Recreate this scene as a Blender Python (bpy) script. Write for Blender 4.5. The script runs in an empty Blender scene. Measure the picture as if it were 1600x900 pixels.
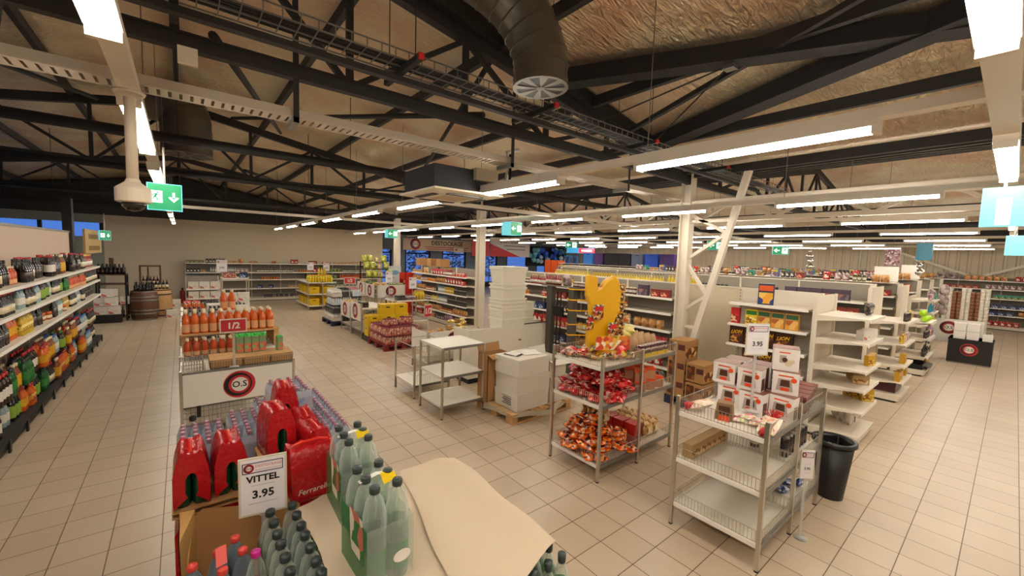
import bpy, math, random
from mathutils import Matrix, Vector
R = random.Random(7)
PI = math.pi
C = bpy.context.scene.collection
S = bpy.context.scene

# ---------------------------------------------------------------- camera, world, exposure
def srgb(h):
    h = h.lstrip('#')
    v = [int(h[i:i+2], 16)/255 for i in (0, 2, 4)]
    return tuple((c/12.92 if c <= .04045 else ((c+.055)/1.055)**2.4) for c in v) + (1,)

cd = bpy.data.cameras.new('camera'); cam = bpy.data.objects.new('camera', cd); C.objects.link(cam)
cd.sensor_width = 36; cd.lens = 36*636.7/1600; cd.clip_start = .02; cd.clip_end = 200
def cam_matrix(yaw, pitch, roll):
    cy, sy, cp, sp, cr, sr = math.cos(yaw), math.sin(yaw), math.cos(pitch), math.sin(pitch), math.cos(roll), math.sin(roll)
    f0 = Vector((sy, cy, 0)); r0 = Vector((cy, -sy, 0)); u = Vector((0, 0, 1))
    f = f0*cp - u*sp; up = u*cp + f0*sp
    r = r0*cr + up*sr; up2 = up*cr - r0*sr
    return Matrix(((r.x, up2.x, -f.x, 0), (r.y, up2.y, -f.y, 0), (r.z, up2.z, -f.z, 2.3), (0, 0, 0, 1)))
cam.matrix_world = cam_matrix(math.radians(39.056), math.radians(4.579), math.radians(1.8217))
S.camera = cam
w = bpy.data.worlds.new('dusk'); S.world = w; w.use_nodes = True
w.node_tree.nodes['Background'].inputs[0].default_value = (.10, .22, .62, 1)
w.node_tree.nodes['Background'].inputs[1].default_value = 1.5
S.view_settings.view_transform = 'Standard'; S.view_settings.look = 'None'
S.view_settings.gamma = 1; S.view_settings.use_curve_mapping = False
S.view_settings.exposure = 0.0
TUBE = 50.0          # radiance of the fluorescent fittings
TUBE_COL = (1.0, .925, .80, 1)

# ---------------------------------------------------------------- materials
MATS = {}
def mat(name, col='#808080', rough=.5, metal=0., emit=0., spec=.5, alpha=1., bump=None, ecol=None):
    if name in MATS: return MATS[name]
    m = bpy.data.materials.new(name); m.use_nodes = True; MATS[name] = m
    nt = m.node_tree; b = nt.nodes['Principled BSDF']
    b.inputs['Base Color'].default_value = srgb(col) if isinstance(col, str) else col
    b.inputs['Roughness'].default_value = rough; b.inputs['Metallic'].default_value = metal
    b.inputs['Specular IOR Level'].default_value = spec; b.inputs['Alpha'].default_value = alpha
    if emit:
        b.inputs['Emission Strength'].default_value = emit
        b.inputs['Emission Color'].default_value = ecol or (srgb(col) if isinstance(col, str) else col)
    if bump:
        n = nt.nodes.new('ShaderNodeTexNoise'); n.inputs['Scale'].default_value = bump[0]; n.inputs['Detail'].default_value = 4
        tc = nt.nodes.new('ShaderNodeTexCoord'); nt.links.new(tc.outputs['Object'], n.inputs['Vector'])
        bp = nt.nodes.new('ShaderNodeBump'); bp.inputs['Strength'].default_value = bump[1]; bp.inputs['Distance'].default_value = .02
        nt.links.new(n.outputs['Fac'], bp.inputs['Height']); nt.links.new(bp.outputs[0], b.inputs['Normal'])
    return m
def mottle(name, cols, scale, rough=.5, metal=0., kind='voronoi', bump=0., stretch=(1, 1, 1)):
    """printed or mixed surface: patches of a few colours in object space"""
    if name in MATS: return MATS[name]
    m = mat(name, cols[0], rough, metal); nt = m.node_tree; b = nt.nodes['Principled BSDF']
    tc = nt.nodes.new('ShaderNodeTexCoord'); mp = nt.nodes.new('ShaderNodeMapping'); mp.inputs['Scale'].default_value = stretch
    nt.links.new(tc.outputs['Object'], mp.inputs['Vector'])
    if kind == 'voronoi':
        t = nt.nodes.new('ShaderNodeTexVoronoi'); t.inputs['Scale'].default_value = scale
        sep = nt.nodes.new('ShaderNodeSeparateColor'); nt.links.new(t.outputs['Color'], sep.inputs[0]); f = sep.outputs[0]
    else:
        t = nt.nodes.new('ShaderNodeTexNoise'); t.inputs['Scale'].default_value = scale; t.inputs['Detail'].default_value = 3; f = t.outputs['Fac']
    nt.links.new(mp.outputs[0], t.inputs['Vector'])
    cr = nt.nodes.new('ShaderNodeValToRGB'); nt.links.new(f, cr.inputs[0])
    e = cr.color_ramp; n = len(cols)
    lo, hi = (0, 1) if kind == 'voronoi' else (.32, .68)
    e.interpolation = 'CONSTANT' if kind == 'voronoi' else 'LINEAR'
    while len(e.elements) < n: e.elements.new(.5)
    for i, c in enumerate(cols):
        e.elements[i].position = lo + (hi-lo)*(i/n if kind == 'voronoi' else i/(n-1)); e.elements[i].color = srgb(c)
    nt.links.new(cr.outputs[0], b.inputs['Base Color'])
    if bump:
        bp = nt.nodes.new('ShaderNodeBump'); bp.inputs['Strength'].default_value = bump; bp.inputs['Distance'].default_value = .02
        nt.links.new(f, bp.inputs['Height']); nt.links.new(bp.outputs[0], b.inputs['Normal'])
    return m
def film(name, col, body=.25, rough=.08):
    """thin clear plastic: mostly see-through, tinted, with sharp highlights"""
    if name in MATS: return MATS[name]
    m = bpy.data.materials.new(name); m.use_nodes = True; MATS[name] = m
    nt = m.node_tree; nt.nodes.clear(); o = nt.nodes.new('ShaderNodeOutputMaterial')
    tr = nt.nodes.new('ShaderNodeBsdfTransparent'); tr.inputs[0].default_value = srgb(col)
    p = nt.nodes.new('ShaderNodeBsdfPrincipled'); p.inputs['Base Color'].default_value = srgb(col); p.inputs['Roughness'].default_value = rough
    lw = nt.nodes.new('ShaderNodeLayerWeight'); lw.inputs[0].default_value = .35
    mr = nt.nodes.new('ShaderNodeMapRange'); mr.inputs[3].default_value = body; mr.inputs[4].default_value = min(1, body+.55)
    mx = nt.nodes.new('ShaderNodeMixShader')
    nt.links.new(lw.outputs['Facing'], mr.inputs[0]); nt.links.new(mr.outputs[0], mx.inputs[0])
    nt.links.new(tr.outputs[0], mx.inputs[1]); nt.links.new(p.outputs[0], mx.inputs[2]); nt.links.new(mx.outputs[0], o.inputs[0])
    return m

chrome = mat('chrome', '#c4beb2', .28, .9)
steel = mat('galvanised steel', '#8d8a84', .45, .8)
dark_steel = mat('dark painted steel', '#211f1e', .6, .2)
beam_mat = mat('black painted beam', '#2a2826', .6, .1)
white_paint = mat('cream shelf paint', '#ddd3c2', .45)
rail_mat = mat('price rail', '#efe9e0', .35)
white_board = mat('white laminate', '#ddd6c8', .35)
white = mat('white plastic', '#e4dfd6', .35)
black = mat('black plastic', '#151515', .4)
red = mat('red', '#c22127', .4)
dred = mat('sign red', '#b8232b', .4)
grey = mat('grey plastic', '#8b8884', .5)
card = mat('brown cardboard', '#a97d4d', .8, bump=(60, .05))
card_light = mat('kraft paper sheet', '#cdb89e', .75, bump=(5, .35))
wood = mottle('raw pine', ['#b98d5b', '#caa06c', '#a67a48'], 6, .7, kind='noise', stretch=(1, 8, 8))
dark_wood = mottle('oak', ['#4a2f22', '#6b4530', '#3a251b'], 6, .5, kind='noise', stretch=(6, 6, 1))
shelf_back = mat('shelf back grey', '#8d8579', .6)
wall_mat = mat('cream wall paint', '#d8cbb2', .7, bump=(2, .05))
green_em = mat('exit sign green', '#0c8a58', .4, emit=.45)
white_em = mat('exit sign white', '#e8fff6', .4, emit=1.1)
teal_em = mat('exit sign glow', '#6fd6e6', .4, emit=.6)
tube_em = mat('fluorescent tube', '#ffffff', .4, emit=TUBE, ecol=TUBE_COL)

# ---------------------------------------------------------------- mesh builder
class MB:
    def __init__(s): s.v = []; s.f = []; s.m = []; s.sm = []; s.mats = []; s.T = None
    def mi(s, m):
        if m not in s.mats: s.mats.append(m)
        return s.mats.index(m)
    def add(s, vs, fs, m, smooth=False):
        b = len(s.v)
        if s.T is not None: vs = [tuple(s.T @ Vector(v)) for v in vs]
        s.v += [tuple(v) for v in vs]
        for i, f in enumerate(fs):
            s.f.append([b+j for j in f]); s.m.append(s.mi(m[i] if isinstance(m, list) else m)); s.sm.append(smooth)
        return s
    def box(s, x0, x1, y0, y1, z0, z1, m):
        v = [(x, y, z) for z in (z0, z1) for y in (y0, y1) for x in (x0, x1)]
        return s.add(v, [(0, 2, 3, 1), (4, 5, 7, 6), (0, 1, 5, 4), (2, 6, 7, 3), (0, 4, 6, 2), (1, 3, 7, 5)], m)
    def quad(s, a, b, c, d, m): return s.add([a, b, c, d], [(0, 1, 2, 3)], m)
    def lathe(s, prof, m, n=14, c=(0, 0), smooth=True, sx=1, sy=1, cap=True):
        vs = []; fs = []; ms = []
        for r, z in prof:
            for k in range(n):
                a = 2*PI*k/n; vs.append((c[0]+r*math.cos(a)*sx, c[1]+r*math.sin(a)*sy, z))
        for i in range(len(prof)-1):
            for k in range(n):
                fs.append((i*n+k, i*n+(k+1) % n, (i+1)*n+(k+1) % n, (i+1)*n+k)); ms.append(m[i] if isinstance(m, list) else m)
        if cap:
            fs.append(tuple(reversed(range(n)))); ms.append(ms[0])
            fs.append(tuple((len(prof)-1)*n+k for k in range(n))); ms.append(ms[n*(len(prof)-1)-1])
        return s.add(vs, fs, ms, smooth)
    def tube(s, pts, r, m, n=6, closed=False):
        pts = [Vector(p) for p in pts]; vs = []; fs = []; N = len(pts)
        for i, p in enumerate(pts):
            a = pts[(i-1) % N] if (i or closed) else p; b = pts[(i+1) % N] if (i < N-1 or closed) else p
            t = (b-a).normalized(); u = t.orthogonal().normalized() if abs(t.z) > .95 else t.cross(Vector((0, 0, 1))).normalized(); w_ = t.cross(u)
            for k in range(n):
                an = 2*PI*(k+.5)/n; vs.append(p+(u*math.cos(an)+w_*math.sin(an))*r)
        for i in range(N if closed else N-1):
            j = (i+1) % N
            for k in range(n): fs.append((i*n+k, i*n+(k+1) % n, j*n+(k+1) % n, j*n+k))
        if not closed: fs += [tuple(reversed(range(n))), tuple((N-1)*n+k for k in range(n))]
        return s.add(vs, fs, m, n > 5)
    def bar(s, p, q, wd, h, m):
        p = Vector(p); q = Vector(q); t = (q-p).normalized()
        u = t.cross(Vector((0, 0, 1))); u = u.normalized() if u.length > .01 else Vector((1, 0, 0)); w_ = u.cross(t)
        vs = [a+u*wd/2*i+w_*h/2*j for a in (p, q) for j in (-1, 1) for i in (-1, 1)]
        return s.add(vs, [(0, 2, 3, 1), (4, 5, 7, 6), (0, 1, 5, 4), (2, 6, 7, 3), (0, 4, 6, 2), (1, 3, 7, 5)], m)
    def disc(s, o, u, v, r, m, n=24, r0=0.):
        o, u, v = Vector(o), Vector(u), Vector(v)
        ring = [o+(u*math.cos(2*PI*k/n)+v*math.sin(2*PI*k/n))*r for k in range(n)]
        if r0:
            inn = [o+(u*math.cos(2*PI*k/n)+v*math.sin(2*PI*k/n))*r0 for k in range(n)]
            return s.add(inn+ring, [(k, n+k, n+(k+1) % n, (k+1) % n) for k in range(n)], m)
        return s.add(ring, [tuple(range(n))], m)
    def text(s, body, size, o, u, v, m, bold=0., align='CENTER', shear=0., sx=1.):
        vs, fs = glyphs(body, align, bold, shear); o, u, v = Vector(o), Vector(u), Vector(v)
        return s.add([o+u*(x*size*sx)+v*(y*size) for x, y in vs], fs, m)
    def pillow(s, wd, d, h, m, n=7, pinch=.0, crimp=True):
        """a filled bag standing up: width wd, thickness d, height h, flat sealed edges"""
        vs = []; fs = []
        for side in (-1, 1):
            for j in range(n+1):
                for i in range(n+1):
                    a, b = i/n*2-1, j/n*2-1
                    t = max(0, (1-a**4))*max(0, (1-abs(b)**3)); t = t**.6
                    k = 1-.08*abs(b)**2
                    vs.append((a*wd/2*k, side*d/2*t*(1+.12*math.sin(5*a+3*b+side)), (b+1)/2*h))
        q = (n+1)**2
        for sd in (0, 1):
            for j in range(n):
                for i in range(n):
                    f = [sd*q+j*(n+1)+i, sd*q+j*(n+1)+i+1, sd*q+(j+1)*(n+1)+i+1, sd*q+(j+1)*(n+1)+i]
                    fs.append(f if sd == 0 else f[::-1])
        return s.add(vs, fs, m, True)
    def mesh(s, name):
        me = bpy.data.meshes.new(name); me.from_pydata(s.v, [], s.f)
        for m in s.mats: me.materials.append(m)
        me.polygons.foreach_set('material_index', s.m); me.polygons.foreach_set('use_smooth', s.sm); me.update()
        return me
    def build(s, name, parent=None, loc=(0, 0, 0), rz=0, label=None):
        o = bpy.data.objects.new(name, s.mesh(name)); C.objects.link(o); o.location = loc; o.rotation_euler = (0, 0, rz)
        if parent: o.parent = parent
        if label: o['label'] = label
        return o
GLY = {}
def glyphs(body, align, bold, shear):
    k = (body, align, bold, shear)
    if k not in GLY:
        cu = bpy.data.curves.new('lettering', 'FONT'); cu.body = body; cu.size = 1; cu.align_x = align; cu.align_y = 'CENTER'; cu.offset = bold; cu.shear = shear
        cu.resolution_u = 2
        ob = bpy.data.objects.new('lettering', cu); me = ob.to_mesh()
        GLY[k] = ([(v.co.x, v.co.y) for v in me.vertices], [tuple(p.vertices) for p in me.polygons])
        ob.to_mesh_clear(); bpy.data.objects.remove(ob); bpy.data.curves.remove(cu)
    return GLY[k]
def xf(x, y, z=0, rz=0): return Matrix.Translation((x, y, z)) @ Matrix.Rotation(rz, 4, 'Z')
def logo(b, o, u, v, r, lift=(0, -.002, 0)):
    """the shop's roundel: dark ring, red ring set off from it, white middle with O.S"""
    o = Vector(o); l = Vector(lift); u = Vector(u); v = Vector(v)
    b.disc(o+l, u, v, r, dred, 32); b.disc(o-u*r*.08+l*2, u, v, r*.86, black, 32)
    b.disc(o+l*3, u, v, r*.68, dred, 32); b.disc(o+u*r*.02+l*4, u, v, r*.52, white, 28)
    b.text('O.S', r*.62, o+l*5, u, v, black, .02)
def tag(o, label, cat, group=None):
    o['label'] = label; o['category'] = cat
    if group: o['group'] = group
    return o
def thing(name, label, cat, loc=(0, 0, 0), rz=0, group=None):
    o = bpy.data.objects.new(name, None); C.objects.link(o); o.location = loc; o.rotation_euler = (0, 0, rz); o.empty_display_size = .1
    return tag(o, label, cat, group)
def struct(b, name): o = b.build(name); o['kind'] = 'structure'; return o
def dup(root, loc, rz=None, label=None, group=None, scale=None):
    r = root.copy(); C.objects.link(r); r.location = loc
    if rz is not None: r.rotation_euler = (0, 0, rz)
    if label: r['label'] = label
    if group: r['group'] = group
    if scale: r.scale = scale
    for ch in list(root.children):
        c = ch.copy(); C.objects.link(c); c.parent = r
        for g in ch.children:
            d = g.copy(); C.objects.link(d); d.parent = c
    return r

# ---------------------------------------------------------------- room shell
def floor_material():
    m = mat('beige floor tiles', '#c6a983', .32, spec=.4); nt = m.node_tree; b = nt.nodes['Principled BSDF']
    g = nt.nodes.new('ShaderNodeNewGeometry'); mp = nt.nodes.new('ShaderNodeMapping')
    s = .3078; mp.inputs['Location'].default_value = (-2.903 % s + .002, -2.2587 % s + .002, 0)
    nt.links.new(g.outputs['Position'], mp.inputs['Vector'])
    br = nt.nodes.new('ShaderNodeTexBrick'); br.offset = 0; br.squash = 1
    br.inputs['Scale'].default_value = 1; br.inputs['Brick Width'].default_value = s; br.inputs['Row Height'].default_value = s
    br.inputs['Mortar Size'].default_value = .0035; br.inputs['Mortar Smooth'].default_value = .1; br.inputs['Bias'].default_value = 0
    br.inputs['Color1'].default_value = srgb('#ccb89f'); br.inputs['Color2'].default_value = srgb('#c4af95'); br.inputs['Mortar'].default_value = srgb('#6a4c38')
    nt.links.new(mp.outputs[0], br.inputs['Vector'])
    n = nt.nodes.new('ShaderNodeTexNoise'); n.inputs['Scale'].default_value = 1.6; n.inputs['Detail'].default_value = 6; nt.links.new(g.outputs['Position'], n.inputs['Vector'])
    mx = nt.nodes.new('ShaderNodeMix'); mx.data_type = 'RGBA'; mx.blend_type = 'MULTIPLY'; mx.inputs[0].default_value = .22
    nt.links.new(br.outputs['Color'], mx.inputs[6]); nt.links.new(n.outputs['Fac'], mx.inputs[7]); nt.links.new(mx.outputs[2], b.inputs['Base Color'])
    bp = nt.nodes.new('ShaderNodeBump'); bp.inputs['Strength'].default_value = .4; bp.inputs['Distance'].default_value = .003; bp.invert = True
    nt.links.new(br.outputs['Fac'], bp.inputs['Height']); nt.links.new(bp.outputs[0], b.inputs['Normal'])
    return m
b = MB(); b.box(-6.8, 25.6, -6.0, 24.0, -.1, 0, floor_material()); struct(b, 'floor')
b = MB(); b.box(-2.2, 8.2, 21.0, 21.15, 0, 3.3, wall_mat); b.box(-6.8, -2.2, 21.0, 21.15, 0, 2.5, mat('grey-green wall', '#9aa295', .7)); b.box(-6.8, -2.2, 21.0, 21.15, 3.0, 3.3, MATS['grey-green wall']); b.box(-6.8, 8.2, 21.02, 21.15, 3.3, 5.2, mat('dark gable cladding', '#3a3733', .8)); struct(b, 'wall_back')
b = MB(); b.box(-2.2, 8.2, 20.97, 21.0, 0, .09, mat('brown baseboard', '#5b4636', .6)); struct(b, 'baseboard_back')
b = MB(); b.box(-6.8, -2.2, 21.06, 21.08, 2.5, 3.0, film('window glass', '#dfeaf2', .06))
for k in range(4): b.box(-6.8+1.5*k, -6.7+1.5*k, 21.02, 21.12, 2.5, 3.0, dark_steel)
struct(b, 'window_8')
b = MB(); b.box(8.05, 8.2, 21.15, 24.0, 0, 3.9, wall_mat); struct(b, 'wall_return')
# corrugated far wall
b = MB(); cor = mat('corrugated cream cladding', '#c9bda6', .55, .1)
ys = -6.0; vs = []; fs = []
while ys < 24.2:
    for dy, dx in ((0, 0), (.16, 0), (.19, .03), (.26, .03), (.29, 0)): vs += [(25.4+dx, ys+dy, 0), (25.4+dx, ys+dy, 3.5)]
    ys += .32
for i in range(len(vs)//2-1): fs.append((2*i, 2*i+2, 2*i+3, 2*i+1))
b.add(vs, fs, cor); b.box(25.45, 25.6, -6, 24, 0, 5, wall_mat); b.box(25.3, 25.45, -6, 24, 3.35, 5, mat('dark fascia', '#17181c', .6)); struct(b, 'wall_right')
b = MB(); b.box(25.32, 25.4, -6, 24, 0, .1, mat('brown baseboard')); struct(b, 'baseboard_right')
b = MB(); b.box(-2.1, -2.04, -6, 13.95, 0, 2.52, mat('pale pink partition', '#cdb6a2', .6)); b.box(-2.12, -2.02, -6, 13.95, 2.50, 2.54, steel); struct(b, 'wall_partition')
b = MB(); b.box(-2.14, -1.98, 13.95, 14.2, 0, 3.3, mat('dark door frame', '#2c2723', .6)); struct(b, 'trim_1')
b = MB(); b.box(-6.8, -6.65, -6, 24, 0, 2.5, mat('dim side wall', '#5c6470', .7)); b.box(-6.8, -6.65, -6, 24, 3.2, 3.9, mat('dim side wall')); struct(b, 'wall_left')
b = MB()
for k in range(20): b.box(-6.76, -6.70, -6+k*1.5, -5.94+k*1.5, 2.5, 3.2, dark_steel)
b.box(-6.73, -6.72, -6, 24, 2.5, 3.2, film('window glass', '#dfeaf2', .06)); struct(b, 'window_1')
b = MB(); b.box(-6.8, 25.6, -6.15, -6.0, 0, 5, wall_mat); struct(b, 'wall_front')
# glazed shop front towards the dusk street
b = MB(); b.box(8.2, 25.6, 23.9, 24.0, 0, .35, dark_steel); b.box(8.2, 25.6, 23.9, 24, 3.35, 5.2, mat('dark fascia', '#17181c', .6)); b.box(8.2, 25.6, 23.86, 23.99, 2.42, 3.35, mat('pale blue render', '#8c9cb0', .7))
for xp in (9.9, 12.5, 15.2, 17.9, 20.9): b.box(xp, xp+.85, 23.86, 23.99, 0, 2.42, MATS['pale blue render'])
b.box(8.2, 8.3, 23.86, 23.99, 0, 2.42, MATS['pale blue render']); struct(b, 'wall_storefront')
for k, (x0, x1) in enumerate(((8.3, 9.9), (10.75, 12.5), (13.35, 15.2), (16.05, 17.9), (18.75, 20.9), (21.75, 25.3))):
    b = MB(); b.box(x0, x0+.09, 23.88, 23.98, .35, 2.42, dark_steel); b.box(x1-.09, x1, 23.88, 23.98, .35, 2.42, dark_steel)
    b.box(x0, x1, 23.9, 23.96, 2.2, 2.28, dark_steel); b.box(x0+.09, x1-.09, 23.92, 23.93, .35, 2.42, MATS['window glass']); struct(b, 'window_%d' % (k+2))

# roof: two gables falling to the column line, foil-backed insulation
def foil_material():
    m = mat('crinkled foil insulation', '#e6d4b2', .3, .5); nt = m.node_tree; b = nt.nodes['Principled BSDF']
    g = nt.nodes.new('ShaderNodeNewGeometry')
    n1 = nt.nodes.new('ShaderNodeTexNoise'); n1.inputs['Scale'].default_value = 1.1; n1.inputs['Detail'].default_value = 5
    mp = nt.nodes.new('ShaderNodeMapping'); mp.inputs['Scale'].default_value = (1, 3.5, 1); nt.links.new(g.outputs['Position'], mp.inputs[0])
    n2 = nt.nodes.new('ShaderNodeTexNoise'); n2.inputs['Scale'].default_value = 5; n2.inputs['Detail'].default_value = 8; n2.inputs['Distortion'].default_value = 1.2
    nt.links.new(g.outputs['Position'], n1.inputs['Vector']); nt.links.new(mp.outputs[0], n2.inputs['Vector'])
    a = nt.nodes.new('ShaderNodeMath'); a.operation = 'MULTIPLY_ADD'; a.inputs[1].default_value = 2.5; nt.links.new(n1.outputs[0], a.inputs[0]); nt.links.new(n2.outputs[0], a.inputs[2])
    bp = nt.nodes.new('ShaderNodeBump'); bp.inputs['Strength'].default_value = .8; bp.inputs['Distance'].default_value = .09
    nt.links.new(a.outputs[0], bp.inputs['Height']); nt.links.new(bp.outputs[0], b.inputs['Normal'])
    cr = nt.nodes.new('ShaderNodeValToRGB'); cr.color_ramp.elements[0].position = .3; cr.color_ramp.elements[0].color = srgb('#e6bd9c')
    cr.color_ramp.elements[1].position = .6; cr.color_ramp.elements[1].color = srgb('#f4e6c4')
    nt.links.new(n1.outputs[0], cr.inputs[0]); nt.links.new(cr.outputs[0], b.inputs['Base Color'])
    return m
foil = foil_material()
def rz_at(x):
    x = abs(x); x = x if x <= 6.6 else abs(13.2-x) if x <= 19.8 else abs(x-26.4)
    return 5.0-.175*x
b = MB()
for x0, x1 in ((-6.8, 0), (0, 6.6), (6.6, 13.2), (13.2, 19.8), (19.8, 25.6)):
    n = 8
    for i in range(n):
        a, c = x0+(x1-x0)*i/n, x0+(x1-x0)*(i+1)/n
        b.quad((a, -6.2, rz_at(a)), (a, 24.1, rz_at(a)), (c, 24.1, rz_at(c)), (c, -6.2, rz_at(c)), foil)
        b.quad((a, -6.2, rz_at(a)+.1), (c, -6.2, rz_at(c)+.1), (c, 24.1, rz_at(c)+.1), (a, 24.1, rz_at(a)+.1), dark_steel)
struct(b, 'ceiling')
# ---------------------------------------------------------------- roof steelwork
ZC = 3.62                                      # underside of the trusses
truss_word = {-2.5: 'nearest', 3.54: 'above the latticed column and candy rack', 9.6: 'above the crate stack column', 15.4: 'above the rear column', 20.6: 'against the back wall'}
for y, wd in truss_word.items():
    t = thing('roof_truss', 'black steel roof truss '+wd, 'roof truss', (0, y, 0), 0, 'roof trusses')
    for (n, x0, x1) in (('bottom_chord', -6.6, 6.6), ('bottom_chord', 6.6, 19.8)):
        b = MB(); b.box(x0, x1, -.035, .035, ZC-.05, ZC+.05, beam_mat); b.box(x0, x1, -.05, .05, ZC+.04, ZC+.052, beam_mat); b.build(n, t)
    b = MB()
    for x0, x1 in ((-6.6, 0), (0, 6.6), (6.6, 13.2), (13.2, 19.8)): b.bar((x0, 0, rz_at(x0)-.22), (x1, 0, rz_at(x1)-.22), .09, .13, beam_mat)
    b.build('rafter', t)
    b = MB()
    for x0 in (-6.6, 6.6):
        k = 0; st = 1.1
        for i in range(12):
            a, c = x0+i*st, x0+(i+1)*st
            b.box(c-.025, c+.025, -.025, .025, ZC, rz_at(c)-.25, beam_mat)
            p, q = ((a, 0, ZC), (c, 0, rz_at(c)-.25)) if i % 2 else ((a, 0, rz_at(a)-.25), (c, 0, ZC))
            if p[2] != q[2]: b.bar(p, q, .045, .045, beam_mat)
    b.build('web', t)
for k, x in enumerate((-5.2, -3.9, -2.6, -1.3, 0, 1.3, 2.6, 3.95, 5.3, 6.6, 7.9, 9.2, 10.5, 11.8, 13.2, 15.5, 17.5, 19.8)):
    b = MB(); z = rz_at(x)-.06; b.box(x-.03, x+.03, -6, 23.9, z-.12, z, beam_mat)
    o = b.build('purlin'); tag(o, 'black purlin under the foil roof, one of a parallel row', 'beam', 'roof purlins')
# insulated diagonal braces that meet high above the aisle
b = MB(); P1, P2, P3 = Vector((3.3, 3.5, 4.28)), Vector((5.35, 3.5, 3.95)), Vector((4.4, .55, 4.1))
b.bar(P1, P3+(P3-P1)*.25, .2, .16, mat('dark lagging', '#1c1b1c', .7, bump=(12, .5))); tag(b.build('roof_brace'), 'thick black lagged brace crossing the foil above the long lamp', 'beam')
b = MB(); b.bar(P2, P3+(P3-P2)*.25, .22, .17, MATS['dark lagging']); tag(b.build('roof_brace'), 'lower lagged brace running from the latticed column to the lamp above', 'beam')
b = MB(); b.bar((1.2, 3.5, 4.7), (5.5, 3.5, 3.93), .2, .16, MATS['dark lagging']); tag(b.build('roof_brace'), 'lagged rafter sloping down behind the duct mouth to the column', 'beam')
for i, (p, q) in enumerate((((0.2, 3.5, 3.7), (1.6, 9.5, 4.6)), ((2.4, 3.5, 3.7), (.8, 9.5, 4.7)), ((4.4, 9.5, 3.8), (2.6, 3.6, 4.4)), ((-2.2, 9.5, 3.8), (-.6, 3.6, 4.7)), ((1, 9.7, 3.8), (3, 15.3, 4.3)), ((4.6, 9.7, 3.8), (2.5, 15.3, 4.4)), ((-3, 3.5, 3.8), (-1, 9.5, 4.6)), ((0.4, -2.4, 3.8), (2.6, 3.5, 4.4)))):
    b = MB(); b.tube([p, q], .03, beam_mat, 8); tag(b.build('wind_brace'), 'thin black diagonal tube brace between two roof trusses', 'beam', 'diagonal tube braces')
# tie rods hanging from the node above the long lamp
b = MB(); N = Vector((3.95, 1.8, 4.1)); b.bar((3.6, .3, 4.25), (4.6, 3.4, 3.95), .05, .05, beam_mat)
b.tube([N, (5.0, 3.4, 3.75)], .008, black, 5); b.tube([N, (3.6, 3.4, 3.75)], .008, black, 5); b.box(3.9, 4.0, 1.75, 1.85, 4.06, 4.12, steel)
tag(b.build('tie_rod'), 'pair of thin black tie rods fanning from a clamp on the roof', 'rod')

# spiral duct with its swirl outlet, and a second one further back
def duct(name, label, pts, r, mouth=True):
    t = thing(name, label, 'duct'); m = mat('dark galvanised duct', '#6a6458', .38, .7, bump=(9, .25)); b = MB()
    P = []; pts = [Vector(p) for p in pts]
    for i in range(len(pts)-3):
        for k in range(6):
            u = k/6; a0, a1, a2, a3 = pts[i:i+4]
            P.append(.5*((2*a1)+(-a0+a2)*u+(2*a0-5*a1+4*a2-a3)*u*u+(-a0+3*a1-3*a2+a3)*u**3))
    P.append(pts[-2]); vs = []; n = 24; frames = []
    u = Vector((0, 1, 0))
    for i, p in enumerate(P):
        tt = (P[min(i+1, len(P)-1)]-P[max(i-1, 0)]).normalized(); u = (u-tt*u.dot(tt)).normalized(); v = tt.cross(u); frames.append((p, u.copy(), v))
        vs += [p+(u*math.cos(2*PI*k/n)+v*math.sin(2*PI*k/n))*r for k in range(n)]
    b.add(vs, [(i*n+k, i*n+(k+1) % n, (i+1)*n+(k+1) % n, (i+1)*n+k) for i in range(len(P)-1) for k in range(n)], m, True); b.build('duct_body', t)
    b = MB()
    for i in range(1, len(P)-1, 2):
        p, u_, v_ = frames[i]; b.tube([p+(u_*math.cos(2*PI*k/n)+v_*math.sin(2*PI*k/n))*(r+.002) for k in range(n)], .006, m, 4, True)
    b.build('seam_ring', t)
    if mouth:
        p, u_, v_ = frames[-1]; b = MB(); l = u_.cross(v_)*-.004 if False else Vector((0, 0, -.004))
        b.disc(p, u_, v_, r, black, 24)
        b.disc(p+l, u_, v_, r*1.04, steel, 24, r*.9); b.disc(p+l*2, u_, v_, r*.16, steel, 16)
        for k in range(8):
            a, c = 2*PI*k/8, 2*PI*(k+.45)/8; d = lambda an, rr: p+l+(u_*math.cos(an)+v_*math.sin(an))*rr
            b.quad(d(a, r*.12), d(a, r*.92), d(c, r*.92), d(c, r*.12), steel)
        b.build('swirl_outlet', t)
    return t
duct('air_duct', 'big dark round duct bending down to a swirl outlet', [(-.4, 3.3, 4.5), (.3, 3.05, 4.48), (1.0, 2.85, 4.44), (1.55, 2.62, 4.34), (1.92, 2.45, 4.12), (2.09, 2.36, 3.82), (2.11, 2.34, 3.55), (2.11, 2.34, 3.2)], .2)
duct('air_duct', 'dark round duct dropping beside the camera dome', [(-1.2, 9.5, 4.8), (-.4, 9.3, 4.75), (.05, 9.2, 4.6), (.12, 9.2, 4.2), (.12, 9.2, 3.85), (.12, 9.2, 3)], .36)

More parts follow.
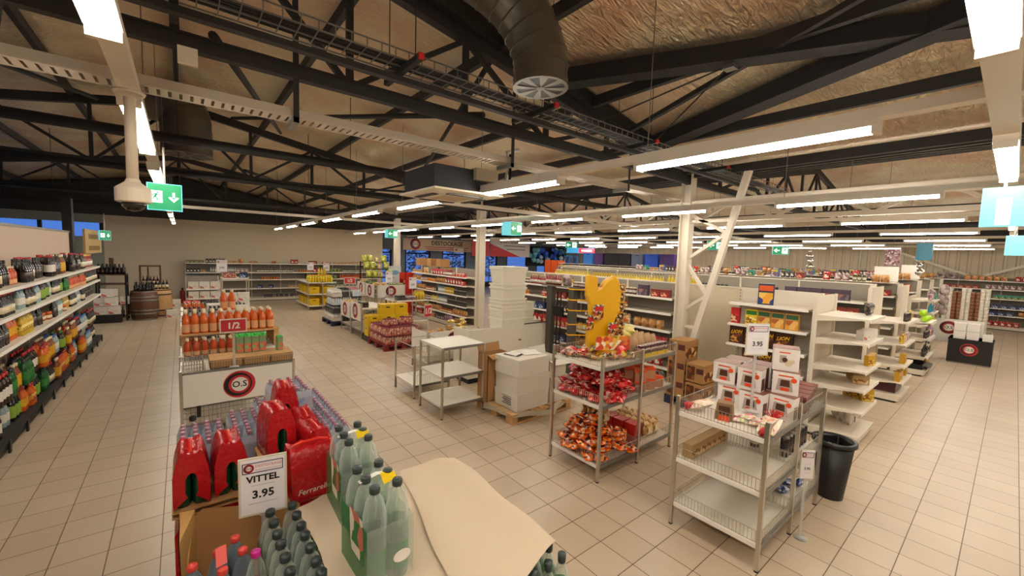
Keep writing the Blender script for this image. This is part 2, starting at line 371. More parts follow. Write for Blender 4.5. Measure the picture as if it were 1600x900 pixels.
# cable tray, cable ladder, conduits: all run across the hall
def tray(y, z, x0, x1, wd, m, label, slots=True):
    t = thing('cable_tray', label, 'cable tray'); b = MB()
    b.box(x0, x1, y-.003, y, z-.0, z+.06, m); b.box(x0, x1, y+wd, y+wd+.003, z, z+.06, m)
    b.build('side_rail', t); b = MB(); x = x0
    b.box(x0, x1, y, y+.03, z-.004, z, m); b.box(x0, x1, y+wd-.03, y+wd, z-.004, z, m)
    while x < x1: b.box(x, x+.04, y+.03, y+wd-.03, z-.004, z, m); x += .058
    b.build('slotted_base', t)
    b = MB(); x = x0+.4
    while x < x1: b.box(x-.02, x+.02, y-.04, y-.035, z-.05, rz_at(x)-.1, beam_mat); b.box(x-.02, x+.02, y-.04, y+wd+.03, z-.05, z-.01, steel); x += 2.1
    b.build('hanger', t)
tray(3.55, 3.30, -6, 6.4, .19, mat('tray zinc', '#cfc3b2', .4, .5), 'pale slotted cable tray crossing the hall above the lamps')
b = MB(); b.box(-6, 8, 2.98, 3.04, 3.56, 3.6, beam_mat); tag(b.build('support_channel'), 'black channel lying just under the wire cable ladder', 'beam')
t = thing('cable_ladder', 'dark wire cable ladder carrying black cables above the pale tray', 'cable tray', (0, 2.85, 3.66))
b = MB()
for yy in (0, .12, .24): b.tube([(-6, yy, 0), (9, yy, 0)], .006, steel, 4)
for yy in (0, .24): b.tube([(-6, yy, .06), (9, yy, .06)], .006, steel, 4)
x = -6
while x < 9: b.box(x-.003, x+.003, 0, .24, -.003, .003, steel); b.box(x-.003, x+.003, -.003, .003, 0, .06, steel); x += .1
b.build('wire_mesh', t)
b = MB()
for k in range(5): b.tube([(-6, .05+k*.035, .015), (9, .05+k*.035, .015)], .009, black, 6)
b.build('cable', t)
for x in (-3.2, -1.6, 0, 1.3, 2.6, 4.2, 6): b = MB(); b.box(x-.02, x+.02, -.18, .42, -.05, -.01, dark_steel); b.box(x-.02, x+.02, -.2, -.17, -.05, -.01, red); b.tube([(x, .36, -.05), (x, .36, 1.0)], .004, dark_steel, 4); b.tube([(x, -.1, -.05), (x, -.1, 1.0)], .004, dark_steel, 4); b.build('bracket', t)
for i, (y, z, r, lb) in enumerate(((6.4, 3.55, .06, 'black pipe crossing behind the ceiling cassette'), (9.0, 3.5, .05, 'black pipe crossing the hall before the second truss'), (12.4, 3.4, .05, 'black pipe crossing high towards the back wall'))):
    b = MB(); b.tube([(-6.4, y, z), (24, y, z)], r, beam_mat, 8)
    for x in range(-6, 24, 2): b.tube([(x, y, z), (x, y, rz_at(x)-.1)], .005, dark_steel, 4)
    tag(b.build('service_pipe'), lb, 'pipe')
for y, xr, lb in ((6.0, 2.9, 'white flat ceiling rail crossing behind the cassette'), (11.5, -.3, 'pale flat ceiling rail crossing above the yellow stand')):
    b = MB(); b.box(xr, 24, y-.05, y+.05, 3.1, 3.16, white_paint); tag(b.build('ceiling_rail'), lb, 'rail')
b = MB()
b.box(6.55, 6.67, -6, 23.5, 3.16, 3.28, white_paint); tag(b.build('steel_beam'), 'cream steel beam lying along the column heads', 'beam')
# white latticed girder on the right
t = thing('lattice_girder', 'cream latticed girder crossing above the cereal shelves', 'girder')
b = MB(); b.box(8.5, 8.58, -6, 12, 3.12, 3.2, white_paint); b.box(8.5, 8.58, -6, 12, 3.5, 3.58, white_paint); b.build('chord', t)
b = MB()
for k in range(12): y = -5.5+k*1.4; b.bar((8.54, y, 3.16), (8.54, y+.7, 3.54), .05, .05, white_paint); b.bar((8.54, y+.7, 3.54), (8.54, y+1.4, 3.16), .05, .05, white_paint)
b.build('web', t)
# lamps ------------------------------------------------------------------
def lamp_proto(axis):
    t = thing('strip_light', 'x', 'ceiling lamp'); b = MB(); L = .71
    A = (lambda l0, l1, w0, w1, z0, z1, m: b.box(w0, w1, l0, l1, z0, z1, m)) if axis == 'y' else (lambda l0, l1, w0, w1, z0, z1, m: b.box(l0, l1, w0, w1, z0, z1, m))
    A(-L-.03, L+.03, -.05, .05, .035, .075, white_paint); A(-L-.03, -L, -.047, .047, 0, .04, white_paint); A(L, L+.03, -.047, .047, 0, .04, white_paint); b.build('lamp_housing', t)
    b = MB(); A = (lambda l0, l1, w0, w1, z0, z1, m: b.box(w0, w1, l0, l1, z0, z1, m)) if axis == 'y' else (lambda l0, l1, w0, w1, z0, z1, m: b.box(l0, l1, w0, w1, z0, z1, m))
    A(-L, L, -.035, .035, .008, .032, tube_em); b.build('diffuser', t)
    return t
rows = {-.19: 'over the drinks aisle', 2.87: 'in the row above the candy rack', 5.88: 'in the row before the latticed column', 8.9: 'in the row beyond the latticed column', 12.1: 'in the fifth row from the drinks aisle', 15.2: 'in the sixth row from the drinks aisle', 18.3: 'in the row second from the far wall', 21.4: 'in the row nearest the far wall'}
ly = lamp_proto('y'); first = True
for x, wd in rows.items():
    b = MB(); b.box(x-.04, x+.04, -5.5, 19.5, 3.075, 3.13, white_paint)
    y = -5
    while y < 19: b.tube([(x, y, 3.13), (x, y, rz_at(x)-.1)], .004, steel, 4); y += 2.3
    tag(b.build('lamp_track'), 'long cream lamp track running '+wd.replace('in the row ', '').replace('in the ', ''), 'lamp track')
    y = 1.24 + (-.03 if x > 0 else .05) - 4.6
    while y < 18.5:
        if not (x > 14 and y < -2.5):
            lb = 'white glowing strip lamp '+wd
            if first: ly.location = (x, y, 3.0); ly['label'] = lb; ly['group'] = 'strip lamps '+wd; first = False
            else: dup(ly, (x, y, 3.0), None, lb, 'strip lamps '+wd)
        y += 2.32
lx = lamp_proto('x'); first = True
b = MB(); b.box(-2, 23, .05, .15, 3.071, 3.14, white_paint); tag(b.build('lamp_track'), 'cream lamp track running over the long empty aisle', 'lamp track')
for k in range(8):
    x = 1.36+k*3.02
    if k > 5: break
    lb = 'white glowing strip lamp over the wide aisle beside the big shelves'
    if first: lx.location = (x, .1, 3.0); lx['label'] = lb; lx['group'] = 'strip lamps over the wide aisle'; first = False
    else: dup(lx, (x, .1, 3.0), None, lb, 'strip lamps over the wide aisle')
# columns ------------------------------------------------------------------
def h_beam(b, x, y, z0, z1, s, m, t=.012):
    b.box(x-s/2, x+s/2, y-s/2, y-s/2+t, z0, z1, m); b.box(x-s/2, x+s/2, y+s/2-t, y+s/2, z0, z1, m); b.box(x-t/2, x+t/2, y-s/2+t, y+s/2-t, z0, z1, m)
for y, lb in ((9.6, 'cream steel column behind the stacked white crates'), (15.4, 'cream steel column beside the red stand at the back')):
    b = MB(); h_beam(b, 6.6, y, 0, 4.0, .2, white_paint); b.box(6.45, 6.75, y-.15, y+.15, 0, .02, white_paint); tag(b.build('column'), lb, 'column')
t = thing('latticed_column', 'cream column with a leaning latticed strut beside the candy rack', 'column', (6.6, 3.54, 0))
b = MB(); h_beam(b, 0, 0, 0, 3.9, .17, white_paint); b.build('post', t)
b = MB(); b.bar((.02, -.14, .6), (.02, -.95, 3.85), .09, .09, white_paint); b.build('leaning_strut', t)
b = MB()
for z0, y0, z1, y1 in ((1.45, 0, 1.75, -.42), (1.75, -.42, 2.3, 0), (2.3, 0, 2.75, -.66), (2.75, -.66, 3.1, 0), (1.2, 0, 1.2, -.28), (2.95, 0, 2.95, -.72)): b.bar((.02, y0, z0), (.02, y1, z1), .05, .05, white_paint)
b.build('lattice', t)
# ceiling cassette ------------------------------------------------------------------
t = thing('air_conditioner', 'cream square ceiling cassette with a black body above it', 'air conditioner', (2.63, 4.52, 2.98)); ivory = mat('ivory plastic', '#f2e8d0', .4)
b = MB(); b.lathe([(.52, 0.02), (.66, .0), (.68, .03), (.66, .05)], ivory, 4, smooth=False)
b.T = Matrix.Rotation(PI/4, 4, 'Z'); b.v = []; b.f = []; b.m = []; b.sm = []
b.lathe([(.30, .004), (.46, .004), (.66, .03), (.665, .05)], ivory, 4, smooth=False); b.build('panel', t)
b = MB(); b.T = Matrix.Rotation(PI/4, 4, 'Z'); b.lathe([(.01, 0), (.27, 0), (.29, .02)], mat('tan grille', '#cdbb98', .5), 4, smooth=False); b.build('intake_grille', t)
b = MB()
for k in range(4): b.T = Matrix.Rotation(k*PI/2, 4, 'Z'); b.box(-.24, .24, -.37, -.30, -.004, .006, black)
b.build('louvre', t)
b = MB(); b.box(-.42, .30, -.36, .42, .05, .32, mat('charcoal housing', '#26262a', .6)); b.build('body', t)
b = MB(); b.box(.1, .42, -.42, -.3, .2, .34, mat('valve box', '#b5a98f', .5)); b.box(.25, .45, -.3, 0, .1, .3, MATS['charcoal housing']); b.build('valve_box', t)
b = MB(); b.tube([(.42, -.3, .1), (.55, -.34, .14), (.6, -.36, .3), (.6, -.36, .62), (.75, -.4, .66)], .025, white, 8); b.tube([(.47, -.3, .1), (.6, -.33, .12), (.66, -.35, .3), (.66, -.35, .6)], .018, black, 8); b.build('pipe', t)
# camera dome ------------------------------------------------------------------
t = thing('security_camera', 'white dome camera hanging on a pole by the green exit sign', 'camera', (-.17, 2.64, 0)); cw = mat('camera white', '#d8cab4', .4)
b = MB(); b.lathe([(.055, 2.985), (.06, 2.995), (.028, 2.97)][::-1], cw, 20); b.lathe([(.022, 2.6), (.022, 2.98)], cw, 16); b.build('pole', t)
b = MB(); b.lathe([(.058, 2.49), (.066, 2.495), (.066, 2.553), (.06, 2.56), (.03, 2.585), (.024, 2.60)], cw, 28, smooth=False); b.build('dome_housing', t)
b = MB(); b.lathe([(.004, 2.45), (.026, 2.455), (.042, 2.472), (.046, 2.5)], mat('smoked dome', '#2b2622', .05, .2), 24); b.lathe([(.045, 2.49), (.051, 2.492), (.05, 2.5)], cw, 24); b.build('dome', t)
b = MB(); b.box(-.05, .05, -.02, .02, 0, .1, MATS['ivory plastic']); tag(b.build('junction_box', None, (.06, 3.35, 3.42)), 'small white socket box fixed beside the pale cable tray', 'box')
# exit signs ------------------------------------------------------------------
def running(b, o, u, v, s, m):
    """the running figure of an exit sign, in a frame of size s"""
    def P(x, y): return Vector(o)+Vector(u)*x*s+Vector(v)*y*s
    def seg(p, q, wd):
        p, q = Vector(p), Vector(q); d = (q-p).normalized(); n = Vector((-d.y, d.x))*wd/2
        b.quad(P(*(p+n)), P(*(q+n)), P(*(q-n)), P(*(p-n)), m)
    b.disc(P(.12, .36), Vector(u), Vector(v), .075*s, m, 12)
    seg((.06, .27), (-.08, -.02), .15); seg((.06, .24), (.26, .10), .07); seg((.0, .24), (-.2, .20), .07); seg((-.2, .2), (-.26, .06), .06)
    seg((-.08, 0), (.1, -.14), .09); seg((.1, -.14), (.04, -.36), .08); seg((-.1, 0), (-.2, -.2), .09); seg((-.2, -.2), (-.4, -.22), .07)
def exit_sign(loc, rz, wd, h, d, label, arrow='down', lum=True, sgroup=None):
    t = thing('exit_sign', label, 'exit sign', loc, rz, sgroup)
    b = MB(); b.box(-wd/2, wd/2, 0, d, -h, 0, teal_em); b.build('light_box', t)
    b = MB(); b.box(-wd/2+.006, wd/2-.006, -.003, 0, -h+.006, -.006, green_em)
    y = -.005; cx = -wd*.25 if arrow == 'down' else wd*.25; s = min(h, wd*.5)*.86
    b.quad((cx-s*.42, y, -h/2-s*.5), (cx+s*.42, y, -h/2-s*.5), (cx+s*.42, y, -h/2+s*.5), (cx-s*.42, y, -h/2+s*.5), white_em)
    running(b, (cx, y-.001, -h/2), (1, 0, 0), (0, 0, 1), s*.95, green_em)
    ax = -cx; a = s*.42
    if arrow == 'down':
        b.quad((ax-a*.2, y, -h/2), (ax+a*.2, y, -h/2), (ax+a*.2, y, -h/2+a), (ax-a*.2, y, -h/2+a), white_em)
        b.add([(ax, y, -h/2-a), (ax+a*.85, y, -h/2-a*.05), (ax+a*.5, y, -h/2+a*.1), (ax, y, -h/2-a*.4), (ax-a*.5, y, -h/2+a*.1), (ax-a*.85, y, -h/2-a*.05)], [(0, 1, 2, 3), (0, 3, 4, 5)], white_em)
    else:
        b.quad((ax, y, -h/2-a*.2), (ax+a, y, -h/2-a*.2), (ax+a, y, -h/2+a*.2), (ax, y, -h/2+a*.2), white_em)
        b.add([(ax-a, y, -h/2), (ax-a*.05, y, -h/2-a*.85), (ax+a*.1, y, -h/2-a*.5), (ax-a*.4, y, -h/2), (ax+a*.1, y, -h/2+a*.5), (ax-a*.05, y, -h/2+a*.85)], [(0, 1, 2, 3), (0, 3, 4, 5)], white_em)
    b.build('pictogram', t)
    b = MB(); b.tube([(0, d/2, 0), (0, d/2, 3.08-loc[2])], .008, white_paint, 6); b.build('hanger', t)
    return t
exit_sign((-.095, 4.4, 2.79), 0, .22, .215, .04, 'green exit sign with running figure and down arrow by the dome camera')
exit_sign((5.42, 6.6, 2.99), 0, .3, .27, .3, 'green and teal box exit sign with left arrow above the crates', 'left')
exit_sign((5.42, 13.0, 3.02), 0, .34, .27, .25, 'small green exit sign with left arrow before the rear column', 'left')
exit_sign((14, 13.0, 3.0), -PI/4, .55, .27, .05, 'distant green exit sign over the red lit sign', 'left')
exit_sign((14, 6.45, 3.0), -PI/3, .5, .3, .05, 'green exit sign seen past the latticed column', 'left')
exit_sign((14, 4.5, 2.82), -PI/3, .42, .24, .05, 'green exit sign above the shelves towards the far wall', 'left')
exit_sign((-1.6, 15.6, 2.62), PI/2-.9, .26, .26, .05, 'small lit exit sign by the wooden board at the left end', 'down')
t = thing('exit_sign', 'large pale teal lit sign box hanging over the wide aisle', 'exit sign', (4.6, 0, 0)); b = MB(); b.box(0, .05, -.3, .205, 2.62, 2.9, teal_em); b.box(-.004, 0, .06, .13, 2.63, 2.82, white_em); b.build('light_box', t); b = MB(); b.tube([(.02, .1, 2.9), (.02, .1, 3.08)], .01, white_paint); b.build('hanger', t)
t = thing('exit_sign', 'smaller pale teal sign box behind the large one over the aisle', 'exit sign', (8.2, 0, 0)); b = MB(); b.box(0, .05, -.4, .12, 2.5, 2.75, teal_em); b.build('light_box', t); b = MB(); b.tube([(.02, 0.05, 2.75), (.02, 0.05, 3.08)], .01, white_paint); b.build('hanger', t)
# shop-front signs and dusk plants ------------------------------------------------------------------
t = thing('banner', 'wide pale banner with round red logo over the shop front', 'banner', (0, 21.9, 0)); b = MB(); b.box(9.75, 15.0, 0, .03, 2.42, 3.1, mat('banner cloth', '#cdb9a4', .6)); b.build('cloth', t)
b = MB(); logo(b, (10.5, 0, 2.78), (1, 0, 0), (0, 0, 1), .33); b.text('DESTOCKAGE', .34, (12.6, -.006, 2.86), (1, 0, 0), (0, 0, 1), black, .02); b.box(11.1, 14.1, -.008, -.004, 2.62, 2.66, dred); b.box(11.2, 14.0, -.006, -.004, 2.50, 2.54, dred); b.build('lettering', t)
t = thing('banner', 'white and red diagonal banner partly hidden behind the cream column', 'banner', (0, 20.9, 0)); b = MB(); b.box(15.1, 18.4, 0, .03, 2.2, 3.4, mat('banner white', '#d9d6dc', .6)); b.build('cloth', t)
b = MB(); b.add([(15.1, -.004, 2.2), (17.6, -.004, 2.2), (15.1, -.004, 3.0)], [(0, 1, 2)], red); b.text('DESTOCKAGE', .36, (17.0, -.006, 3.2), (1, 0, 0), (0, 0, 1), black, .02); b.box(16.2, 18.0, -.006, -.004, 2.86, 2.93, grey); b.box(16.4, 18.0, -.006, -.004, 2.64, 2.71, grey); b.build('lettering', t)
b = MB(); b.box(13.6, 14.9, 0, .03, 2.2, 3.2, red)
for k in range(9): b.box(13.6, 14.9, -.004, 0, 2.22+k*.11, 2.24+k*.11, dred)
tag(b.build('banner', None, (0, 20.7, 0)), 'plain red ribbed banner beside the cream column', 'banner')
b = MB(); b.box(0, .7, 0, .02, 0, .3, white); b.add([(.1, -.003, .08), (.28, -.003, .2), (.12, -.003, .24)], [(0, 1, 2)], red); tag(b.build('small_sign', None, (13.0, 21.8, 2.35)), 'small white sign with a red mark under the big banner', 'sign')
leafm = mottle('dusk leaves', ['#1a2a33', '#26405a', '#121a20'], 4, .5)  # blue dusk light and silhouette darkness are put into the leaf colours
def shrub(x, y, h, r, label, group):
    b = MB(); b.tube([(0, 0, 0), (0, 0, h*.7)], .04, dark_wood, 6)
    for k in range(220):
        th, z = R.uniform(0, 2*PI), R.uniform(.25, 1); rr = r*math.sqrt(R.random())*math.sin(PI*min(1, z*.9)); c = Vector((rr*math.cos(th), rr*math.sin(th), z*h))
        a = Vector((R.uniform(-1, 1), R.uniform(-1, 1), R.uniform(-1, 1))).normalized()*.16; d = a.orthogonal().normalized()*.06
        b.quad(c-a, c-d, c+a, c+d, leafm)
    tag(b.build('shrub', None, (x, y, 0)), label, 'plant', group)
for k, (x, y) in enumerate(((9.2, 25), (10.6, 25.4), (11.9, 25), (13.3, 25.3), (14.8, 25), (16.2, 25.4), (18, 25))): shrub(x, y, R.uniform(2.3, 3.0), .8, 'dark leafy shrub outside the blue lit shop front', 'shrubs outside the windows')
bal = thing('balloon_cluster', 'cluster of blue and teal balloons beyond the crate stack', 'balloons', (20.4, 21.0, 2.35)); bm = [mat('balloon blue', '#2f62d0', .25), mat('balloon teal', '#66a8bd', .25), mat('balloon pale', '#a7c4e0', .25)]
for k in range(46):
    x = R.uniform(-1.9, 1.9); b = MB(); r_ = R.uniform(.13, .2); b.lathe([(.01, -r_), (r_*.7, -r_*.7), (r_, 0), (r_*.7, r_*.7), (.01, r_)], bm[1 if abs(x) > 1.1 else R.choice((0, 0, 2))], 10); o = b.build('balloon', bal); o.location = (x, R.uniform(-.3, .3), R.uniform(-.5, .5)*math.sqrt(max(0, 1-(x/2.1)**2)))
b = MB(); b.box(-1.9, 1.9, 0, .05, -.75, .65, mat('dark panel', '#14161c', .5)); b.build('backing_panel', bal, (0, .4, 0))
b = MB(); b.box(-.05, .05, -2.35+.001, .6, -.1, 0, steel) if False else b.box(-.04, .04, .42, .48, -2.35, -.7, dark_steel); b.build('stand', bal)
b = MB(); b.box(0, 1.6, 0, .05, 0, .3, mat('sign blue', '#3aa0d8', .4, emit=.6)); b.box(.7, 1.6, -.01, 0, .02, .28, mat('sign red lit', '#ff3550', .4, emit=.9)); b.box(.85, 1.45, -.014, -.01, .1, .2, white_em); tag(b.build('lit_sign', None, (17.5, 16.6, 2.55), -PI/4), 'small blue and red lit sign under a far exit sign', 'sign')
# ---------------------------------------------------------------- goods: one maker per kind, copied for every instance
KIND = {}
def K(key, name, cat, desc, wd, dp, h, fn): KIND[key] = dict(name=name, cat=cat, desc=desc, w=wd, d=dp, h=h, fn=fn, me=None)
def bottle(h, r, liq, lab, cap, neck=.35, labz=(.22, .55), shoulder=.62, n=12):
    def f(b):
        nr = r*neck; z = [0, .02, labz[0], labz[1], shoulder, .78, .88, .90, 1.0]
        rr = [r*.85, r, r*1.01, r*1.01, r, r*.62, nr, nr*1.25, nr*1.25]
        ms = [liq, liq, lab, liq, liq, liq, cap, cap]
        b.lathe([(a, q*h) for a, q in zip(rr, z)], ms, n)
    return f
def wine(h, r, col, lab, cap):
    def f(b): b.lathe([(r*.9, 0), (r, .01), (r, .15*h), (r*1.01, .15*h), (r*1.01, .45*h), (r, .45*h), (r, .58*h), (r*.4, .74*h), (r*.36, .9*h), (r*.4, h)], [col, col, col, lab, col, col, col, col, cap], 12)
    return f
def jar(h, r, body, lid, lab=None):
    def f(b): b.lathe([(r*.92, 0), (r, .04*h), (r, .25*h), (r, .62*h), (r*.98, .76*h), (r*.86, .82*h), (r*.92, .83*h), (r*.92, h)], [body, body, lab or body, body, body, lid, lid], 12)
    return f
def can(h, r, body, top): 
    def f(b): b.lathe([(r*.85, 0), (r, .05*h), (r, .93*h), (r*.85, h)], [body, body, top], 12)
    return f
def carton(w_, d, h, body, art=None, band=None, txt=None, tcol=None, side=None, gable=None):
    def f(b):
        b.add([(x, y, z) for z in (0, h) for y in (-d/2, d/2) for x in (-w_/2, w_/2)], [(0, 2, 3, 1), (4, 5, 7, 6), (0, 1, 5, 4), (2, 6, 7, 3), (0, 4, 6, 2), (1, 3, 7, 5)], [body, body, body, body, side or body, side or body])
        e = -d/2-.0012
        if art: b.quad((-w_*.44, e, h*.06), (w_*.44, e, h*.06), (w_*.44, e, h*.58), (-w_*.44, e, h*.58), art)
        if band: b.quad((-w_*.44, e, h*.66), (w_*.44, e, h*.66), (w_*.44, e, h*.92), (-w_*.44, e, h*.92), band)
        if txt: b.text(txt, w_*.34, (0, e-.001, h*.66), (1, 0, .12), (0, 0, 1), tcol, .03, shear=.25)
        if gable: b.add([(-w_/2, -d/2, h), (w_/2, -d/2, h), (w_/2, d/2, h), (-w_/2, d/2, h), (-w_/2, 0, h*1.12), (w_/2, 0, h*1.12)], [(0, 1, 5, 4), (2, 3, 4, 5), (0, 4, 3), (1, 2, 5)], gable); b.lathe([(.014, h*1.02), (.014, h*1.13)], gable, 8, c=(0, -d*.2))
    return f
def bag(w_, d, h, m, lab=None, top=None):
    def f(b):
        b.pillow(w_, d, h, m, 6)
        if lab: b.quad((-w_*.3, -d*.53, h*.25), (w_*.3, -d*.53, h*.25), (w_*.26, -d*.47, h*.66), (-w_*.26, -d*.47, h*.66), lab)
        if top: b.box(-w_*.4, w_*.4, -.004, .004, h*.95, h*1.06, top)
    return f
def spray(h, r, body, head):
    def f(b): b.lathe([(r*.9, 0), (r, .05*h), (r, .5*h), (r*.5, .68*h), (r*.35, .82*h)], body, 10, sy=.7); b.box(-r*.4, r*.4, -r*1.1, r*.6, .84*h, h, head); b.box(-r*.2, r*.2, -r*.9, -r*.7, .66*h, .86*h, head)
    return f
def pack(nx, ny, r, h, liq, cap, wrap, wz=.42):
    def f(b):
        for i in range(nx):
            for j in range(ny):
                b.lathe([(r*.9, 0), (r, .03*h), (r, .62*h), (r*.6, .8*h), (r*.36, .88*h), (r*.45, .9*h), (r*.45, h)], [wrap if wz > .2 else liq, wrap if wz > .2 else liq, liq, liq, cap, cap], 10, c=((i-(nx-1)/2)*2*r, (j-(ny-1)/2)*2*r))
        b.box(-nx*r-.002, nx*r+.002, -ny*r-.002, ny*r+.002, .04*h, wz*h, wrap)
    return f
c = lambda n, h, **k: mat('c '+n, h, k.get('rough', .35), 0)
cola = c('cola', '#24120d', rough=.15); wl = c('white label', '#d9d2c6'); rc = c('red cap', '#b01f22'); yc = c('yellow', '#d8a21b'); bc = c('black cap', '#161618'); gc = c('green', '#2f7a35')
oj = c('orange juice', '#d2641f', rough=.15); pk = c('peach juice', '#cc5c22', rough=.2); lg = c('lime', '#86a83a'); clr = c('pale clear', '#8fa3a6', rough=.12); wb = c('bottle glass', '#1b1716', rough=.12); kraft = c('kraft', '#b8976a', rough=.8)
cream = c('cream', '#d9c9a6'); navy = c('navy', '#1d2a4d'); blu = c('blue', '#2f66b0'); pur = c('purple', '#54386b'); pinkc = c('pink', '#b8687c'); choc = c('chocolate brown', '#4a2018'); org = c('orange', '#d3591c'); yel = c('bright yellow', '#e0bd16')
art_red = mottle('red print', ['#a81e1c', '#c8372b', '#e0b98e', '#7c1713'], 30); art_or = mottle('orange print', ['#c4561a', '#e08a2c', '#7d2f12', '#e8c27a'], 26); art_br = mottle('brown print', ['#43190e', '#7a4320', '#c48a3a', '#2a0f0a'], 32)
art_gr = mottle('green print', ['#355f2e', '#6f8f3a', '#c9c08a', '#213f22'], 28); art_bl = mottle('blue print', ['#25427c', '#4877b8', '#c8d0d8', '#182848'], 28); art_pk = mottle('pink print', ['#9a6474', '#c0909a', '#d8ccc6', '#6a4456', '#8a7f78'], 26)
art_ye = mottle('yellow print', ['#caa01c', '#e0c44a', '#8a5a18', '#f0e2a0'], 30); art_dk = mottle('dark print', ['#1c1a20', '#3a3036', '#6a5a4a', '#101014'], 30); art_wh = mottle('white print', ['#ddd8cc', '#e8e2d8', '#c4665a', '#d0c8bc', '#dcd6cc'], 16); art_tan = mottle('biscuit print', ['#b98a50', '#d8b47a', '#8a5a30', '#e6d4a8'], 30)
candy_red = mottle('red candy wrap', ['#a3141b', '#c9242a', '#d9564a', '#e6b8a8', '#8a1016'], 26, .25); candy_or = mottle('orange candy wrap', ['#d8540e', '#e8801c', '#c23c0a', '#e6c8a0', '#3a1a14'], 30, .25); candy_mix = mottle('mixed candy', ['#b03a20', '#d0a030', '#5a2a1c', '#c8bca8', '#7a8a3a', '#2e1a18'], 45, .3)
K('cola', 'cola_bottle', 'bottle', 'dark cola bottle with white label', .09, .09, .33, bottle(.33, .044, cola, wl, rc))
K('colay', 'iced_tea_bottle', 'bottle', 'brown iced tea bottle with yellow label', .09, .09, .32, bottle(.32, .044, c('tea', '#7a3a14'), yc, cream, labz=(.15, .6)))
K('fizz', 'green_soda_bottle', 'bottle', 'dark soda bottle with lime green label', .09, .09, .30, bottle(.30, .044, wb, lg, gc, labz=(.12, .6)))
K('oj', 'juice_bottle', 'bottle', 'orange juice bottle with tall yellow label', .09, .09, .30, bottle(.30, .044, oj, yc, rc))
K('orangina', 'orange_soda_bottle', 'bottle', 'orange soda bottle with red wrap', .085, .085, .28, bottle(.28, .041, oj, art_or, rc))
K('greenb', 'green_bottle', 'bottle', 'tall green glass bottle with dark cap', .08, .08, .32, bottle(.32, .039, c('green glass', '#1d5a2c', rough=.1), gc, bc))
K('whiteb', 'clear_bottle', 'bottle', 'clear bottle with blue cap', .08, .08, .29, bottle(.29, .038, clr, wl, blu))
K('winew', 'wine_bottle', 'bottle', 'dark wine bottle with cream label', .08, .08, .31, wine(.31, .038, wb, cream, rc))
K('wined', 'dark_wine_bottle', 'bottle', 'near black wine bottle with dark foil', .08, .08, .30, wine(.30, .038, wb, c('dark label', '#3a2c28'), bc))
K('sirop', 'syrup_bottle', 'bottle', 'slim red syrup bottle', .07, .07, .27, wine(.27, .034, c('syrup', '#8c2018', rough=.15), wl, yc))
K('oil', 'oil_bottle', 'bottle', 'golden oil bottle with dark cap', .075, .075, .27, bottle(.27, .036, c('oil', '#c2a02c', rough=.15), art_ye, bc))
K('spiritb', 'black_cap_bottle', 'bottle', 'yellow bottle with black cap', .075, .075, .30, wine(.30, .036, c('pastis', '#c9b04a', rough=.15), yel, bc))
K('peach', 'peach_drink_bottle', 'bottle', 'peach pink juice bottle', .095, .095, .31, bottle(.31, .046, pk, c('peach label', '#d8a070'), cream, labz=(.08, .42)))
K('amber', 'small_orange_bottle', 'bottle', 'small orange red juice bottle', .085, .085, .22, bottle(.22, .041, c('red orange', '#b8461c', rough=.15), c('peach label', '#d8ae84'), cream, labz=(.05, .3)))
K('brique', 'drink_carton', 'carton', 'green topped drink carton', .075, .075, .2, carton(.075, .075, .2, c('carton green', '#7c9468'), mottle('fruit print', ['#c0392b', '#d86a4a', '#8f9f6a', '#c8c0a0'], 24), None, gable=c('leaf green', '#3fae4a')))
K('can', 'drink_can', 'can', 'silver and pink drink can', .066, .066, .12, can(.12, .032, art_pk, steel))
K('candark', 'drink_can', 'can', 'slim dark drink can', .06, .06, .15, can(.15, .029, art_dk, steel))
K('tin', 'food_tin', 'tin', 'food tin with an orange label', .08, .08, .11, can(.11, .038, art_or, steel))
K('jam', 'jam_jar', 'jar', 'red jam jar with white lid', .07, .07, .1, jar(.1, .034, c('jam', '#7a1c18', rough=.15), white, wl))
K('honey', 'honey_jar', 'jar', 'amber jar with orange lid', .075, .075, .11, jar(.11, .036, c('honey', '#9a5418', rough=.15), org, cream))
K('olive', 'pickle_jar', 'jar', 'green pickle jar with dark lid', .08, .08, .14, jar(.14, .038, c('pickle', '#66713a', rough=.15), bc, wl))
K('spread', 'spread_jar', 'jar', 'dark chocolate spread jar with pale lid', .08, .08, .13, jar(.13, .038, choc, cream, wl))
K('tea', 'tea_box', 'box', 'dark green tea box', .13, .08, .11, carton(.13, .08, .11, c('deep green', '#20382a'), art_gr, c('gold', '#a8884a')))
K('coffee', 'coffee_packet', 'packet', 'black coffee packet with pale label', .1, .07, .17, bag(.1, .07, .17, art_dk, wl))
K('cerl', 'cereal_box', 'box', 'dark brown cereal box lettered in yellow', .2, .07, .27, carton(.2, .07, .27, c('lion brown', '#3d1a10'), art_br, None, 'LION', c('lion yellow', '#e8b820')))
K('cerw', 'wheat_cereal_box', 'box', 'wheat cereal box with green band', .18, .07, .25, carton(.18, .07, .25, c('cereal tan', '#b88a4a'), mottle('bowl print', ['#d8922c', '#e0b060', '#a85a20', '#f0dcb0'], 12), c('dark green', '#2d5a3a')))
K('cery', 'yellow_cereal_box', 'box', 'yellow cereal box with green top', .18, .07, .26, carton(.18, .07, .26, yel, art_ye, gc))
K('cerr', 'red_cereal_box', 'box', 'red cereal box with pale edge', .12, .07, .24, carton(.12, .07, .24, red, art_red, None))
K('cero', 'tall_cereal_box', 'box', 'tall blue and orange cereal box', .2, .08, .31, carton(.2, .08, .31, navy, mottle('planet print', ['#2a3f86', '#e0a02c', '#e8c060', '#b8402a'], 9), org))
K('bisc', 'biscuit_box', 'box', 'tan biscuit box', .16, .07, .1, carton(.16, .07, .1, kraft, art_tan, None))
